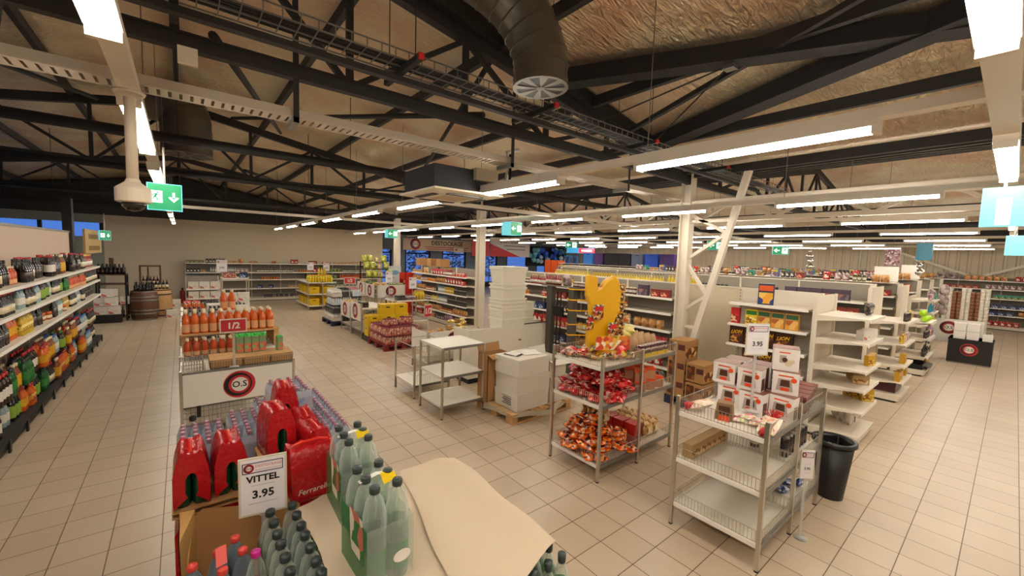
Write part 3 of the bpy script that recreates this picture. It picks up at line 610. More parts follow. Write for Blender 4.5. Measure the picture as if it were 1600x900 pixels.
K('bisy', 'yellow_biscuit_box', 'box', 'yellow biscuit box', .14, .07, .17, carton(.14, .07, .17, c('mustard', '#c99a28'), art_ye, None))
K('bisr', 'red_biscuit_box', 'box', 'red biscuit box', .17, .07, .12, carton(.17, .07, .12, red, art_red, wl))
K('pasta', 'pasta_packet', 'packet', 'yellow pasta packet', .13, .07, .17, bag(.13, .07, .17, art_ye, wl))
K('crisps', 'crisp_packet', 'packet', 'tan crisp packet with orange print', .17, .08, .2, bag(.17, .08, .2, art_tan, org))
K('bread', 'bread_bag', 'bag', 'brown bread bag', .15, .1, .17, bag(.15, .1, .17, mottle('bread', ['#8a5a2c', '#b07a40', '#c89a60', '#6a3c1c'], 12, .4), None))
K('redbag', 'red_packet', 'packet', 'red snack packet', .15, .08, .19, bag(.15, .08, .19, candy_red, wl))
K('greenbag', 'green_packet', 'packet', 'green snack packet', .15, .08, .17, bag(.15, .08, .17, art_gr, lg))
K('purple', 'purple_box', 'box', 'dark purple box with pale emblem', .2, .08, .2, carton(.2, .08, .2, c('dusty purple', '#4b3f52'), mottle('emblem', ['#7a6a72', '#5a4a58', '#a86a5a', '#c8bcb4'], 14), None))
K('redlow', 'dark_red_box', 'box', 'dark red cocoa box', .18, .08, .14, carton(.18, .08, .14, c('brick', '#7c2c24'), art_red, None))
K('bluebox', 'blue_box', 'box', 'dark blue packet box', .2, .1, .16, carton(.2, .1, .16, navy, art_bl, None))
K('whitebox', 'white_carton', 'box', 'white carton with red print', .28, .2, .24, carton(.28, .2, .24, c('carton white', '#dbd4ca'), art_wh, None))
K('yelbox', 'yellow_carton', 'box', 'yellow carton with dark handle slot', .36, .28, .26, lambda b: (carton(.36, .28, .26, c('lemon', '#dcb414'))(b), b.box(-.05, .05, -.143, -.139, .17, .2, bc), b.box(-.181, -.179, -.04, .04, .17, .2, bc)))
K('yelbot', 'yellow_bottle', 'bottle', 'yellow lemon drink bottle', .085, .085, .27, bottle(.27, .041, c('lemonade', '#d8c040', rough=.2), yel, yc))
K('bluespray', 'blue_cleaner_bottle', 'bottle', 'teal blue cleaner spray bottle', .09, .07, .27, spray(.27, .042, c('teal', '#2a7f9a'), white))
K('yelspray', 'yellow_cleaner_bottle', 'bottle', 'yellow green cleaner spray bottle', .09, .07, .27, spray(.27, .042, c('acid', '#b8c832'), white))
K('deterg', 'detergent_bottle', 'bottle', 'pink and violet detergent bottle', .13, .08, .26, bottle(.26, .055, c('lilac', '#b08ab8'), art_pk, pinkc))
K('limeball', 'lime_ball', 'ball', 'bright lime green ball', .12, .12, .12, lambda b: b.lathe([(.01, 0), (.045, .014), (.06, .06), (.045, .106), (.01, .12)], c('lime bright', '#a8d820'), 14))
K('towel', 'towel_roll_pack', 'pack', 'white and brown paper roll pack', .24, .2, .11, lambda b: [b.lathe([(.05, 0), (.055, .01), (.055, .1), (.05, .11), (.02, .11), (.02, .09)], [wl, wl, wl, wl, choc], 12, c=(i*.11-.055, j*.1-.05)) for i in (0, 1) for j in (0, 1)])
K('towelb', 'towel_roll_pack', 'pack', 'brown paper roll pack', .24, .2, .11, lambda b: [b.lathe([(.05, 0), (.055, .01), (.055, .1), (.05, .11), (.02, .11), (.02, .09)], [choc, c('roll brown', '#7a4a30'), c('roll tan', '#b89478'), choc, choc], 12, c=(i*.11-.055, j*.1-.05)) for i in (0, 1) for j in (0, 1)])
K('bigbag', 'shoulder_bag', 'bag', 'grey patterned soft bag', .3, .15, .28, bag(.3, .15, .28, mottle('fabric', ['#8a7a78', '#b8aaa4', '#6a5658', '#a8847c'], 10, .8), None))
K('pinkbox', 'pink_packet', 'packet', 'pink toiletries packet', .14, .08, .16, bag(.14, .08, .16, art_pk, wl))
K('tealbox', 'teal_packet', 'packet', 'teal toiletries packet', .14, .08, .15, carton(.14, .08, .15, c('teal box', '#2f9a8a'), art_gr, None))
K('toy', 'boxed_toy', 'box', 'colourful boxed toy', .2, .1, .22, carton(.2, .1, .22, blu, art_pk, yel))
K('redcan6', 'shrink_wrapped_tray', 'pack', 'red shrink-wrapped tray of pink fruit drinks',   .40, .27, .2, pack(6, 4, .033, .2, mottle('pink drink', ['#a85a50', '#c8937c', '#dcc0a4', '#b87468'], 30, .2), c('berry cap', '#7c2438'), c('berry wrap', '#a2383c'), .16))
K('water6', 'water_multipack', 'pack', 'clear water multipack in printed film', .26, .2, .24, pack(4, 3, .033, .24, c('water clear', '#cfd6dc', rough=.08), c('pink cap', '#c46a74'), mottle('water film', ['#d8d4d4', '#c8d4e0', '#e0d0d0', '#9ab0cc'], 9, .2)))
K('beer6', 'bottle_multipack', 'pack', 'grey multipack of dark drinks', .26, .2, .24, pack(4, 3, .033, .24, c('film grey', '#8f8a88', rough=.1), bc, c('film dark', '#4a4544', rough=.15)))
K('white6', 'milk_multipack', 'pack', 'white multipack of plastic milk bottles', .27, .2, .23, pack(4, 3, .034, .23, white, c('pale cap', '#c8c4bc'), c('milk film', '#d0c8bc', rough=.2)))
K('nut', 'coffee_machine_box', 'box', 'x', .2, .2, .2, None)

def put(key, x, y, z, rz, label, group, sc=1):
    k = KIND[key]
    if k['me'] is None:
        b = MB(); k['fn'](b); k['me'] = b.mesh(k['name'])
    o = bpy.data.objects.new(k['name'], k['me']); C.objects.link(o); o.location = (x, y, z); o.rotation_euler = (0, 0, rz)
    if sc != 1: o.scale = (sc, sc, sc)
    return tag(o, label, k['cat'], group)
def stock(M, x0, x1, yf, z, runs, where, depth=1, hmax=9, gap=.008, jit=.05, fill=1.0, layers=1, stag=0.):
    """fill a shelf from x0 to x1 (local) with runs of (kind, width share); goods face the shelf front"""
    tot = sum(r[1] for r in runs); x = x0; rz = math.atan2(M[1][0], M[0][0])
    for key, sh in runs:
        end = x+(x1-x0)*sh/tot
        if key is None: x = end; continue
        off = R.uniform(0, stag); k = KIND[key]; sc = min(1, hmax/k['h']) if hmax < k['h'] else 1; pw = k['w']*sc+gap
        lab = k['desc']+' '+where; grp = k['name'].replace('_', ' ')+'s '+where
        while x+pw <= end+.005:
            if R.random() < fill:
                for dj in range(depth):
                    for l in range(layers):
                        p = M @ Vector((x+pw/2, yf+off+k['d']*sc/2+.012+dj*(k['d']*sc+.006)+R.uniform(0, .008), z+l*(k['h']*sc+.001)))
                        put(key, p.x, p.y, p.z, rz+R.uniform(-jit, jit), lab, grp, sc)
            x += pw
        x = max(x, end)

# ---------------------------------------------------------------- fixtures
def shelving(name, label, x, y, rz, W, levels, D, H, bays=1, back=shelf_back, base=True, body=white_paint, ends=True, group=None, lip=.035, base_z=.14):
    """wall or island shelving unit; local x along the front, y into the unit, front edge on y = 0"""
    t = thing(name, label, 'shelving', (x, y, 0), rz, group)
    b = MB(); b.box(0, W, D-.03, D, .02, H, back); b.build('back_panel', t)
    bw = W/bays
    for i in range(bays+1):
        b = MB(); b.box(i*bw-.015, i*bw+.015, D-.06, D-.028, 0, H+.01, body)
        for k in range(int(H/.05)): b.box(i*bw-.004, i*bw+.004, D-.062, D-.06, .1+k*.05, .125+k*.05, black) if D < .6 and W < 3 and .1+k*.05 < H else None
        b.build('upright', t)
    if base:
        b = MB(); b.box(0, W, .02, D-.05, .03, base_z-.02, dark_steel if name == 'wall_shelving' else body); b.box(0, W, .0, D-.05, base_z-.02, base_z, dark_steel if name == 'wall_shelving' else body); b.box(0, W, .06, D-.05, 0, .03, black); b.build('base_plinth', t)
    for z in levels:
        for i in range(bays):
            b = MB(); b.box(i*bw+.003, (i+1)*bw-.003, .0, D-.05, z-.022, z, body)
            for xx in (i*bw+.004, (i+1)*bw-.012): b.add([(xx, D-.05, z), (xx, D-.05, z-.08), (xx, .1, z-.024), (xx, .1, z), (xx+.006, D-.05, z), (xx+.006, D-.05, z-.08), (xx+.006, .1, z-.024), (xx+.006, .1, z)], [(0, 1, 2, 3), (4, 7, 6, 5), (1, 5, 6, 2)], body)
            sh = b.build('shelf', t)
            b = MB(); b.box(i*bw+.003, (i+1)*bw-.003, -.008, .0, z-lip, z+.004, rail_mat); b.build('price_rail', sh)
    return t, Matrix.Translation((x, y, 0)) @ Matrix.Rotation(rz, 4, 'Z')
def wire_rack(name, label, x, y, nx, w_, dp, H, levels, guard=.1, top_guard=None, group=None, rz=0, solid_top=False):
    """chrome legged tiered rack; origin at the near left leg, local x along its front, y back"""
    t = thing(name, label, 'rack', (x, y, 0), rz, group); s = .014
    for i in range(nx+1):
        for j in (0, 1):
            b = MB(); b.box(i*w_-s, i*w_+s, j*dp-s, j*dp+s, .012, H, chrome); b.lathe([(.018, 0), (.018, .012)], black, 8, c=(i*w_, j*dp)); b.build('leg', t)
    for li, z in enumerate(levels):
        for i in range(nx):
            b = MB(); x0, x1 = i*w_+s, (i+1)*w_-s
            b.box(x0, x1, s, dp-s, z-.016, z, white_board)
            tr = b.build('shelf', t)
            b = MB(); b.box(x0, x1, -s*.8, s*.8, z-.03, z+.004, steel if name != 'wire_rack' else rail_mat); b.box(x0, x1, dp-s*.8, dp+s*.8, z-.03, z+.004, rail_mat); b.box(x0-s, x0, s, dp-s, z-.03, z+.004, rail_mat); b.box(x1, x1+s, s, dp-s, z-.03, z+.004, rail_mat); b.build('shelf_frame', tr)
            g = top_guard if (li == len(levels)-1 and top_guard is not None) else guard
            if g:
                b = MB(); r = .0016
                for (p, q) in (((x0, 0), (x1, 0)), ((x0, dp), (x1, dp)), ((x0, 0), (x0, dp)), ((x1, 0), (x1, dp))):
                    L = math.hypot(q[0]-p[0], q[1]-p[1]); n = int(L/.027)
                    for k in range(1, n): a = k/n; xx, yy = p[0]+(q[0]-p[0])*a, p[1]+(q[1]-p[1])*a; b.box(xx-r, xx+r, yy-r, yy+r, z, z+g, chrome)
                    for zz in (z+g, z+.012): b.tube([(p[0], p[1], zz), (q[0], q[1], zz)], .003, chrome, 4)
                b.build('wire_guard', tr)
    return t, Matrix.Translation((x, y, 0)) @ Matrix.Rotation(rz, 4, 'Z')
def pallet(x, y, w_, d, m, label, rz=0):
    t = thing('pallet', label, 'pallet', (x, y, 0), rz)
    b = MB()
    n = 7
    for i in range(n): a = i*(w_-.1)/(n-1); b.box(a, a+.1, 0, d, .118, .14, m)
    b.build('deck_board', t); b = MB()
    for a in (0, (w_-.1)/2, w_-.1):
        for c_ in (0, (d-.14)/2, d-.14): b.box(a, a+.1, c_, c_+.14, .022, .1, m)
    b.build('block', t); b = MB()
    for c_ in (0, (d-.1)/2, d-.1): b.box(0, w_, c_, c_+.1, 0, .022, m); b.box(0, w_, c_, c_+.1, .1, .118, m)
    b.build('runner', t); return t
def price_sign(loc, rz, w_, h, top, pole, label, kind='price', stand_z=0, group=None):
    """framed card on a clear pole; loc = middle of the card's lower edge"""
    t = thing('price_sign', label, 'sign', loc, rz, group); fr = mat('pale grey frame', '#cfc9b6', .4)
    b = MB(); b.box(-w_/2, w_/2, 0, .008, 0, h, fr)
    m = .05*w_; b.box(-w_/2+m, w_/2-m, -.0015, 0, m, h-m, c('sign paper', '#e6e2e6') if kind != 'half' else dred); b.build('card_frame', t)
    b = MB(); y = -.003
    if kind == 'half': b.text('1/2', h*.62, (0, y, h*.48), (1, 0, 0), (0, 0, 1), white, .03)
    else:
        z1, z0 = h*.92, h*.74; f = w_*.42
        for (a, q, e, g) in ((-f, f, z1-.004, z1), (-f, f, z0, z0+.004), (-f, -f+.004, z0, z1), (f-.004, f, z0, z1)): b.box(a, q, y, y+.001, e, g, navy)
        logo(b, (-f*.68, y, (z0+z1)/2), (1, 0, 0), (0, 0, 1), (z1-z0)*.42, (0, -.0003, 0))
        b.text('DESTOCKAGE', w_*.085, (f*.28, y, (z0+z1)/2+h*.02), (1, 0, 0), (0, 0, 1), dred); b.box(-f*.36, f*.92, y, y+.0005, z0+h*.045, z0+h*.05, dred)
        if top: b.text(top[0], top[1]*w_, (0, y, h*.63), (1, 0, 0), (0, 0, 1), black, .035)
        b.text('3.95', w_*.27, (0, y, h*.36), (1, 0, 0), (0, 0, 1), black, .03)
        b.box(-w_*.25, w_*.25, y, y+.0005, h*.52, h*.525, grey); b.box(-w_*.3, w_*.3, y, y+.0005, h*.21, h*.215, grey)
    b.build('lettering', t)
    b = MB(); b.box(-.012, .012, .01, .016, -pole, .02, film('acrylic', '#e8e8e4', .35)); b.box(-.02, .05 if kind == 'price' else .02, -.004, .02, -.006, .006, MATS['acrylic']); b.build('pole', t)
    b = MB(); b.lathe([(.05, -pole), (.05, -pole+.008), (.015, -pole+.014)], MATS['acrylic'], 16); b.build('base', t)
    return t
# ---------------------------------------------------------------- drinks aisle: the long wall unit
H_PI = PI/2
t, M = shelving('wall_shelving', 'long cream wall shelving full of drinks along the pale partition', -1.5, 2.0, H_PI, 11.4, (1.11, 1.44, 1.75), .52, 1.8, 10)
W1 = 'of the drinks shelving'
def shelf_run(lst, z, where, a=3.4, e=11.35, **k): stock(M, a, e, .01, z, lst, where, stag=.10, **k)
def mix(kinds, n): return [(R.choice(kinds), R.uniform(1.5, 4)) for _ in range(n)]
soft = ['cola', 'colay', 'oj', 'orangina', 'fizz', 'greenb', 'cola', 'winew', 'colay', 'whiteb']
shelf_run([('oj', 4), ('colay', 3), ('cola', 3), ('whiteb', 2)]+mix(['cola', 'colay', 'amber', 'winew', 'orangina', 'sirop', 'wined', 'greenb'], 16)+[('sirop', 8)], 1.75, 'on the top shelf '+W1, hmax=.33, depth=2)
shelf_run([('greenbag', 2), ('bisr', 2), ('orangina', 4), ('oj', 2), ('greenb', 2)]+mix(['greenb', 'whiteb', 'fizz', 'winew', 'amber', 'winew'], 14)+[('winew', 10)], 1.44, 'on the second shelf '+W1, hmax=.255)
shelf_run([('jam', 2), ('bisr', 2), ('wined', 4), ('pinkbox', 2), ('wined', 3), ('oj', 3), ('oil', 4)]+mix(['wined', 'oil', 'whiteb', 'winew', 'honey'], 12)+[('wined', 8)], 1.11, 'on the third shelf '+W1, hmax=.28)
shelf_run([('fizz', 5), ('orangina', 4), ('cola', 3), ('orangina', 2), ('whiteb', 2)]+mix(soft, 13)+[('bigbag', 2), ('whiteb', 5), ('winew', 7)], .145, 'low on the deck '+W1, hmax=.33)
shelf_run([('fizz', 3), ('colay', 5), ('cola', 6), ('greenb', 2), ('colay', 2)]+mix(soft, 12)+[('whiteb', 6), ('winew', 7)], .49, 'upper row on the deck '+W1, hmax=.33, depth=2)
for k in range(12):
    b = MB(); b.box(-1.51, -1.49, 6.0+k*.66, 6.05+k*.66, 0, .14, black); tag(b.build('plinth_bracket'), 'small black bracket on the plinth of the drinks shelving', 'bracket', 'plinth brackets')
# slotted wall board and wine corner
t = thing('wooden_board', 'tan wooden board hanging above the far end of the drinks shelving', 'sign', (-1.86, 14.45, 2.0), H_PI); b = MB(); b.box(0, 2.6, -.02, .02, 0, .62, mat('board tan', '#b99a66', .6)); b.build('board', t)
b = MB()
for k in range(2): b.box(.5, 2.2, -.025, -.02, .38-k*.3, .5-k*.3, mat('board print', '#7d6238', .7))
b.build('printed_lines', t)
t = thing('wine_stand', 'black wine stand with bottles on top in the far corner', 'rack', (-1.95, 16.5, 0))
b = MB()
for x in (0, .62):
    for y in (0, .5): b.box(x, x+.04, y, y+.04, 0, 1.38, black)
b.build('frame', t)
for z in (.12, .5, 1.1, 1.38): b = MB(); b.box(0, .66, 0, .54, z-.03, z, dark_wood); b.build('shelf', t)
b = MB(); b.box(.28, .38, .2, .26, 1.38, 1.85, dark_wood); b.build('post', t)
Mw = xf(-1.95, 16.5)
stock(Mw, .02, .64, .02, 1.381, [('wined', 1)], 'on top of the black wine stand', depth=3)
for i, (x, z, l) in enumerate(((-1.84, .02, 'lowest of the white cartons before the wine stand'), (-1.56, .02, 'white carton low before the wine stand, barrel side'), (-1.84, .27, 'middle white carton before the wine stand'), (-1.62, .27, 'white carton on top of the barrel side one'), (-1.7, .52, 'topmost white carton before the wine stand'))): put('whitebox', x, 16.34, z, .05*i, l, None)
for o in C.objects:
    if 'before the wine stand' in o.get('label', '') or 'barrel side one' in o.get('label', ''): o.location.z += .22
b = MB(); b.box(-2.0, -1.4, 16.2, 16.48, 0, .24, black); tag(b.build('display_plinth'), 'low black plinth under the white cartons by the wine stand', 'plinth')
stock(Mw, .02, .64, .02, .121, [('bisr', 1), ('wined', 1)], 'low in the black wine stand')
for i, (x, z) in enumerate(((-1.93, .5), (-1.72, .5), (-1.72, .745), (-1.42, .5))):
    put('whitebox', x+.1, 16.62, z, 0, ['white carton in the wine stand, lower of its pile', 'white carton leaning out of the wine stand, bottom one', 'white carton resting on another one in the wine stand', 'white carton in the wine stand next to the barrel'][i], None, .9) if i else None
t = thing('barrel', 'dark oak wine barrel with grey hoops standing on the floor', 'barrel', (-.93, 16.65, 0)); b = MB()
b.lathe([(.29, 0), (.33, .2), (.35, .45), (.33, .7), (.30, .88), (.28, .88), (.27, .84)], dark_wood, 24); b.build('staves', t); b = MB()
for z, r in ((.03, .296), (.2, .334), (.3, .344), (.6, .344), (.7, .334), (.85, .306)): b.lathe([(r, z-.02), (r+.004, z), (r-.001, z+.02)], steel, 24, cap=False)
b.build('hoop', t)
KIND['wined']['desc'] = 'dark wine bottle with black foil'
for k in range(14): a = k*2.4; r_ = .06+.16*math.sqrt(k/14); put('wined', -.93+r_*math.cos(a), 16.65+r_*math.sin(a), .84, 0, 'dark wine bottle standing on the oak barrel', 'bottles on the barrel')
t = thing('barrel', 'lighter tan barrel half hidden behind the dark one', 'barrel', (-.6, 17.3, 0)); b = MB(); b.lathe([(.27, 0), (.31, .2), (.33, .45), (.31, .7), (.28, .86)], wood, 24); b.build('staves', t); b = MB()
for z, r in ((.03, .276), (.2, .314), (.7, .314), (.83, .286)): b.lathe([(r, z-.02), (r+.004, z), (r-.001, z+.02)], dark_steel, 24, cap=False)
b.build('hoop', t)
for k in range(5): put('winew', -.76+k*.09, 17.3, .861, 0, 'wine bottle with red foil on the lighter barrel', 'bottles on the lighter barrel')
t = thing('wooden_stand', 'slim reddish wooden display frame behind the barrels', 'stand', (-1.1, 17.9, 0)); b = MB()
for x in (0, .5): b.box(x, x+.05, 0, .05, 0, 1.58, dark_wood)
b.box(0, .55, 0, .05, 1.55, 1.6, dark_wood); b.box(.2, .24, .01, .04, 1.1, 1.55, dark_wood); b.box(0, .55, 0, .3, .9, .93, dark_wood); b.build('frame', t)
stock(xf(-1.1, 17.9), .05, .5, .06, .931, [('winew', 1)], 'on the reddish display frame')
for i, (x, y, z) in enumerate(((-.22, 17.6, 0), (-.3, 17.3-.6, 0), (-.22, 17.62, .245))): put('whitebox', x, y, z, .2, ['white carton on the floor behind the barrels, lower one', 'white carton on the floor beside the lighter barrel', 'white carton on top of another behind the barrels'][i], None)
t = thing('fire_extinguisher', 'red fire extinguisher standing against the cream back wall', 'fire extinguisher', (-.02, 20.75, 0)); b = MB(); b.lathe([(.08, 0), (.085, .03), (.085, .42), (.05, .5), (.025, .52)], mat('extinguisher red', '#8c1c1c', .3), 16); b.build('cylinder_body', t)
b = MB(); b.lathe([(.022, .52), (.03, .56), (.02, .6)], black, 10); b.tube([(0, 0, .57), (.1, -.02, .6), (.12, -.02, .4)], .012, black, 6); b.build('valve', t)

# ---------------------------------------------------------------- back wall shelving and displays in front
t, M = shelving('back_wall_shelving', 'long cream shelving of groceries along the back wall', .1, 20.4, 0, 7.8, (.54, .92, 1.23, 1.61), .5, 1.62, 7)
B1 = 'of the back wall shelving'; F = dict(hmax=.24)
stock(M, .02, 7.7, .02, 1.61, [('tea', 5), ('coffee', 6), ('bisc', 3), ('crisps', 2), ('greenbag', 1), ('bisc', 4), (None, 3), ('tin', 2), (None, 4), ('redbag', 3), (None, 3), ('redlow', 4), (None, 1), ('bisr', 4), ('bisc', 7), ('honey', 5), ('tin', 4), (None, 2)], 'on the top shelf '+B1)
stock(M, .02, 7.7, .02, 1.23, [('coffee', 3), ('bisc', 2), ('whiteb', 6), ('pinkbox', 3), (None, 2), ('olive', 10), (None, 1), ('tin', 4), ('redbag', 3), ('greenbag', 6), ('olive', 6), ('spread', 6)], 'on the second shelf '+B1, **F)
stock(M, .02, 7.7, .02, .92, [('whiteb', 4), (None, 2), ('pinkbox', 3), (None, 4), ('tin', 4), (None, 5), ('wined', 5), ('greenbag', 3), ('amber', 6), ('jam', 4)], 'on the middle shelf '+B1, **F)
stock(M, .02, 7.7, .02, .54, [('redbag', 5), (None, 7), ('bluebox', 6), ('bisc', 4), (None, 4), ('olive', 5), ('jam', 5), (None, 3)], 'on the low shelf '+B1, hmax=.2, fill=.8)
stock(M, .02, 7.7, .02, .14, [('whitebox', 4), (None, 5), ('candark', 7), (None, 2), ('oil', 5), ('tin', 5)], 'on the bottom deck '+B1, hmax=.25, fill=.7)
t, M = shelving('end_display', 'low grey display of cartons before the back wall shelving', .08, 17.4, 0, .9, (.5, .82), .45, 1.24, 1)
for x in (.2, .5, .8): put('whitebox', .08+x, 17.55, .82, 0, 'white carton with red print on the low grey display, upper row', 'white cartons on the low display')
for x in (.2, .5, .8): put('whitebox', .08+x, 17.55, .5, 0, 'white carton with red print on the low grey display, lower row', 'lower white cartons on the low display')
stock(M, .02, .88, .02, .14, [('redbag', 1), ('wined', 1)], 'on the deck of the low grey display')
t, M = wire_rack('wire_rack', 'chrome rack with red packs in front of the white carton pile', .9, 14.6, 1, .66, .6, 1.4, (.2, .75, 1.36), 0)
for i in range(2): put('redcan6', 1.1, 14.8+.28*i, 1.361, 0, 'red drinks tray on the top of the chrome rack by the white cartons', 'trays on the chrome rack', .8)
put('bluebox', 1.45, 14.85, 1.361, 0, 'blue box on the top of the chrome rack by the white cartons', None)
for k in range(4): put('whitebox', 1.05, 14.0, .01+k*.245, .05, 'white carton with red print, %s of the pile before the chrome rack' % ['bottom', 'second', 'third', 'top'][k], None, 1)
for k in range(4): put('whitebox', 1.36, 14.02, .01+k*.245, -.04, 'plain white carton in the pile beside the chrome rack, %s layer' % ['bottom', 'second', 'third', 'top'][k], None, 1)

# ---------------------------------------------------------------- juice display on chrome racks down the middle of the floor
def os_board(parent, x0, x1, z0, z1, y=-.02, lab='white board with round red logo'):
    b = MB(); b.box(x0, x1, y-.006, y, z0, z1, white); r = (z1-z0)*.44; logo(b, ((x0+x1)/2-.02, y-.006, (z0+z1)/2), (1, 0, 0), (0, 0, 1), r, (0, -.001, 0)); b.build('logo_board', parent, label=lab)
t, M = wire_rack('wire_table', 'chrome display table with a white round-logo board facing the red packs', -.05, 6.0, 1, 1.18, .62, .83, (.16, .80), .1)
os_board(t, .02, 1.16, .4, .785)
b = MB()
for k in range(26): b.box(.04+k*.042, .043+k*.042, -.012, -.009, .17, .4, steel)
for z in (.18, .25, .32): b.box(.02, 1.16, -.012, -.008, z, z+.004, steel)
b.build('wire_panel', t)
b = MB()
for x in (.16, .88): b.box(x-.02, x+.02, -.05, -.015, .27, .4, dark_steel); b.lathe([(.03, .24), (.035, .25), (.035, .29), (.02, .30)], black, 10, c=(x-.06, -.05))
b.build('clamp', t)
for i, (x, w_) in enumerate(((.40, .34), (.72, .3), (1.0, .26))):
    o = thing('wooden_crate', ['kraft slatted crate beside the wire basket on the logo table', 'middle kraft slatted crate on the logo table', 'kraft slatted crate at the drink carton end of the logo table'][i], 'crate', (x, 6.2, .805)); b = MB(); b.box(-w_/2, w_/2, -.17, .2, 0, .012, wood); b.box(-w_/2, w_/2, -.17, -.158, 0, .1, card); b.box(-w_/2, w_/2, .19, .2, 0, .1, card); b.box(-w_/2, -w_/2+.01, -.17, .2, 0, .1, card); b.box(w_/2-.01, w_/2, -.17, .2, 0, .1, card); b.build('sides', o)
    b = MB()
    for k in range(4): b.box(-w_/2, w_/2, -.168+k*.094, -.168+k*.094+.085, .1, .112, wood)
    b.build('slats', o)
o = thing('wire_basket', 'small grey wire basket on the corner of the logo table', 'basket', (.07, 6.16, .805)); b = MB()
for k in range(8):
    a = -.09+k*.026
    for z in (0, .12): b.box(a-.002, a+.002, -.14, .14, z, z+.004, steel)
    b.box(a-.002, a+.002, -.14, -.136, 0, .12, steel); b.box(a-.002, a+.002, .136, .14, 0, .12, steel)
for k in range(6):
    y = -.14+k*.056; b.box(-.09, .1, y-.002, y+.002, .12, .124, steel)
    for x in (-.09, .096): b.box(x, x+.004, y-.002, y+.002, 0, .12, steel)
for z in (.04, .08, .12): b.box(-.09, .1, -.14, -.136, z, z+.004, steel)
b.build('wire_mesh', o)
for i in range(4): put('brique', .56+i*.085, 6.3, .92, 0, 'green topped drink carton on the slatted crates', 'drink cartons on the crates', 1.05)
for i in range(4): put('brique', .56+i*.085, 6.39, .92, 0, 'green topped drink carton on the slatted crates', 'drink cartons on the crates', 1.05)
put('brique', 1.0, 6.22, .92, .3, 'single reddish drink carton standing apart on the last crate', None, .9)
t, M = wire_rack('wire_table', 'chrome display table behind the logo table, stacked with orange juice', -.05, 6.7, 1, 1.18, .66, .86, (.16, .84), 0)
stock(M, .03, .66, .0, .842, [('amber', 1)], 'in the low row behind the wire basket', depth=2)
b = MB(); b.box(-.05, 1.12, 6.93, 7.75, 1.075, 1.095, wood)
for x in (-.03, .5, 1.05): b.box(x, x+.06, 6.95, 7.7, .845, 1.075, wood)
tag(b.build('plank_platform'), 'raw pine plank platform carrying the peach juice bottles', 'shelf')
Mp = xf(-.05, 6.95)
stock(Mp, .02, 1.15, .0, 1.096, [('peach', 1)], 'on the pine plank platform', depth=3, gap=.004)
put('whitebox', .55, 7.55, 1.096, 0, 'pale carton raised among the peach juice bottles', None)
for i in range(2):
    for j in range(2): put('peach', .48+i*.1, 7.5+j*.1, 1.341, 0, 'peach juice bottle standing on the raised pale carton', 'bottles on the raised carton', .95)
seq = [('redbag', 'beer6', 'white6'), ('redcan6', 'water6', 'redbag'), ('beer6', 'beer6', 'whitebox'), ('redcan6', 'whitebox', 'beer6'), ('peach', 'beer6', 'water6')]
for r_, yb in enumerate((8.0, 8.75, 9.5, 10.25, 11.0)):
    wd = ['third', 'fourth', 'fifth', 'sixth', 'last'][r_]
    t, M = wire_rack('wire_table', 'chrome display table, %s in the row behind the logo table' % wd, -.05, yb, 1, 1.18, .66, .92, (.16, .9), 0)
    for z, fl_ in ((.905, 'on top of'), (.165, 'low in')):
        for q in range(2): stock(M, .04, 1.16, .02+q*.3, z, [(seq[(r_+q) % 5][i], 1) for i in range(3)], '%s the %s juice row table' % (fl_, wd), hmax=.3-.03*r_)
for q in range(4): put('cola', 1.2, 8.4+q*.12, 0.02+0*q, 0, 'cola bottle standing on the floor beside the juice tables', 'bottles by the juice tables')
for q in range(3): put('white6', 1.3, 9.2+q*.3, 0, H_PI, 'white milk multipack on the floor beside the juice tables, bottom layer', 'milk packs by the juice tables')
for q in range(3): put('beer6', 1.3, 9.2+q*.3, .235, H_PI, 'dark multipack piled on the milk packs beside the juice tables', 'dark packs by the juice tables')
price_sign((.47, 5.97, 1.25), 0, .28, .17, None, .43, 'red half price sign on the orange juice display', 'half')

# ---------------------------------------------------------------- pallets along the centre aisle
pallet(3.56, 8.95, .95, 1.1, mat('red pallet', '#7c1f22', .6), 'dark red pallet under the pink fruit drink trays')
for l in range(2):
    for i in range(2):
        for j in range(4): put('redcan6', 3.80+i*.42, 9.1+j*.275, .14+l*.2, 0, 'red tray of pink fruit drinks on the red pallet, %s layer' % ['bottom', 'second'][l], 'fruit drink trays %s layer' % ['bottom', 'second'][l], 1.0)
put('redcan6', 3.84, 9.35, .541, .05, 'single red fruit drink tray on the pile, beside the yellow cartons', None, .8); put('redcan6', 4.3, 9.45, .541, -.08, 'red fruit drink tray topmost on the pile, aisle shelving side', None, .8)
for j in range(2): put('redcan6', 4.75, 9.15+j*.3, .14*0+.0+j*0, H_PI, 'red fruit drink tray standing on the floor beside the red pallet', 'trays beside the pallet')
pallet(3.6, 10.12, 1.0, .42, black, 'black pallet under the yellow cartons')
n_ = 0
for l in range(3):
    for i in range(3 if l < 2 else 2):
        n_ += 1; put('yelbox', 3.79+i*.37+(.36 if l == 2 else 0), 10.3+l*.03, .14+l*.262, 0, 'yellow carton on the black pallet, %s layer' % ['bottom', 'middle', 'top'][l], 'yellow cartons %s layer' % ['bottom', 'middle', 'top'][l])
for i in range(5): put('yelbot', 4.15+i*.095, 10.7, .68, 0, 'yellow lemon bottle behind the top yellow cartons', 'lemon bottles behind the cartons')
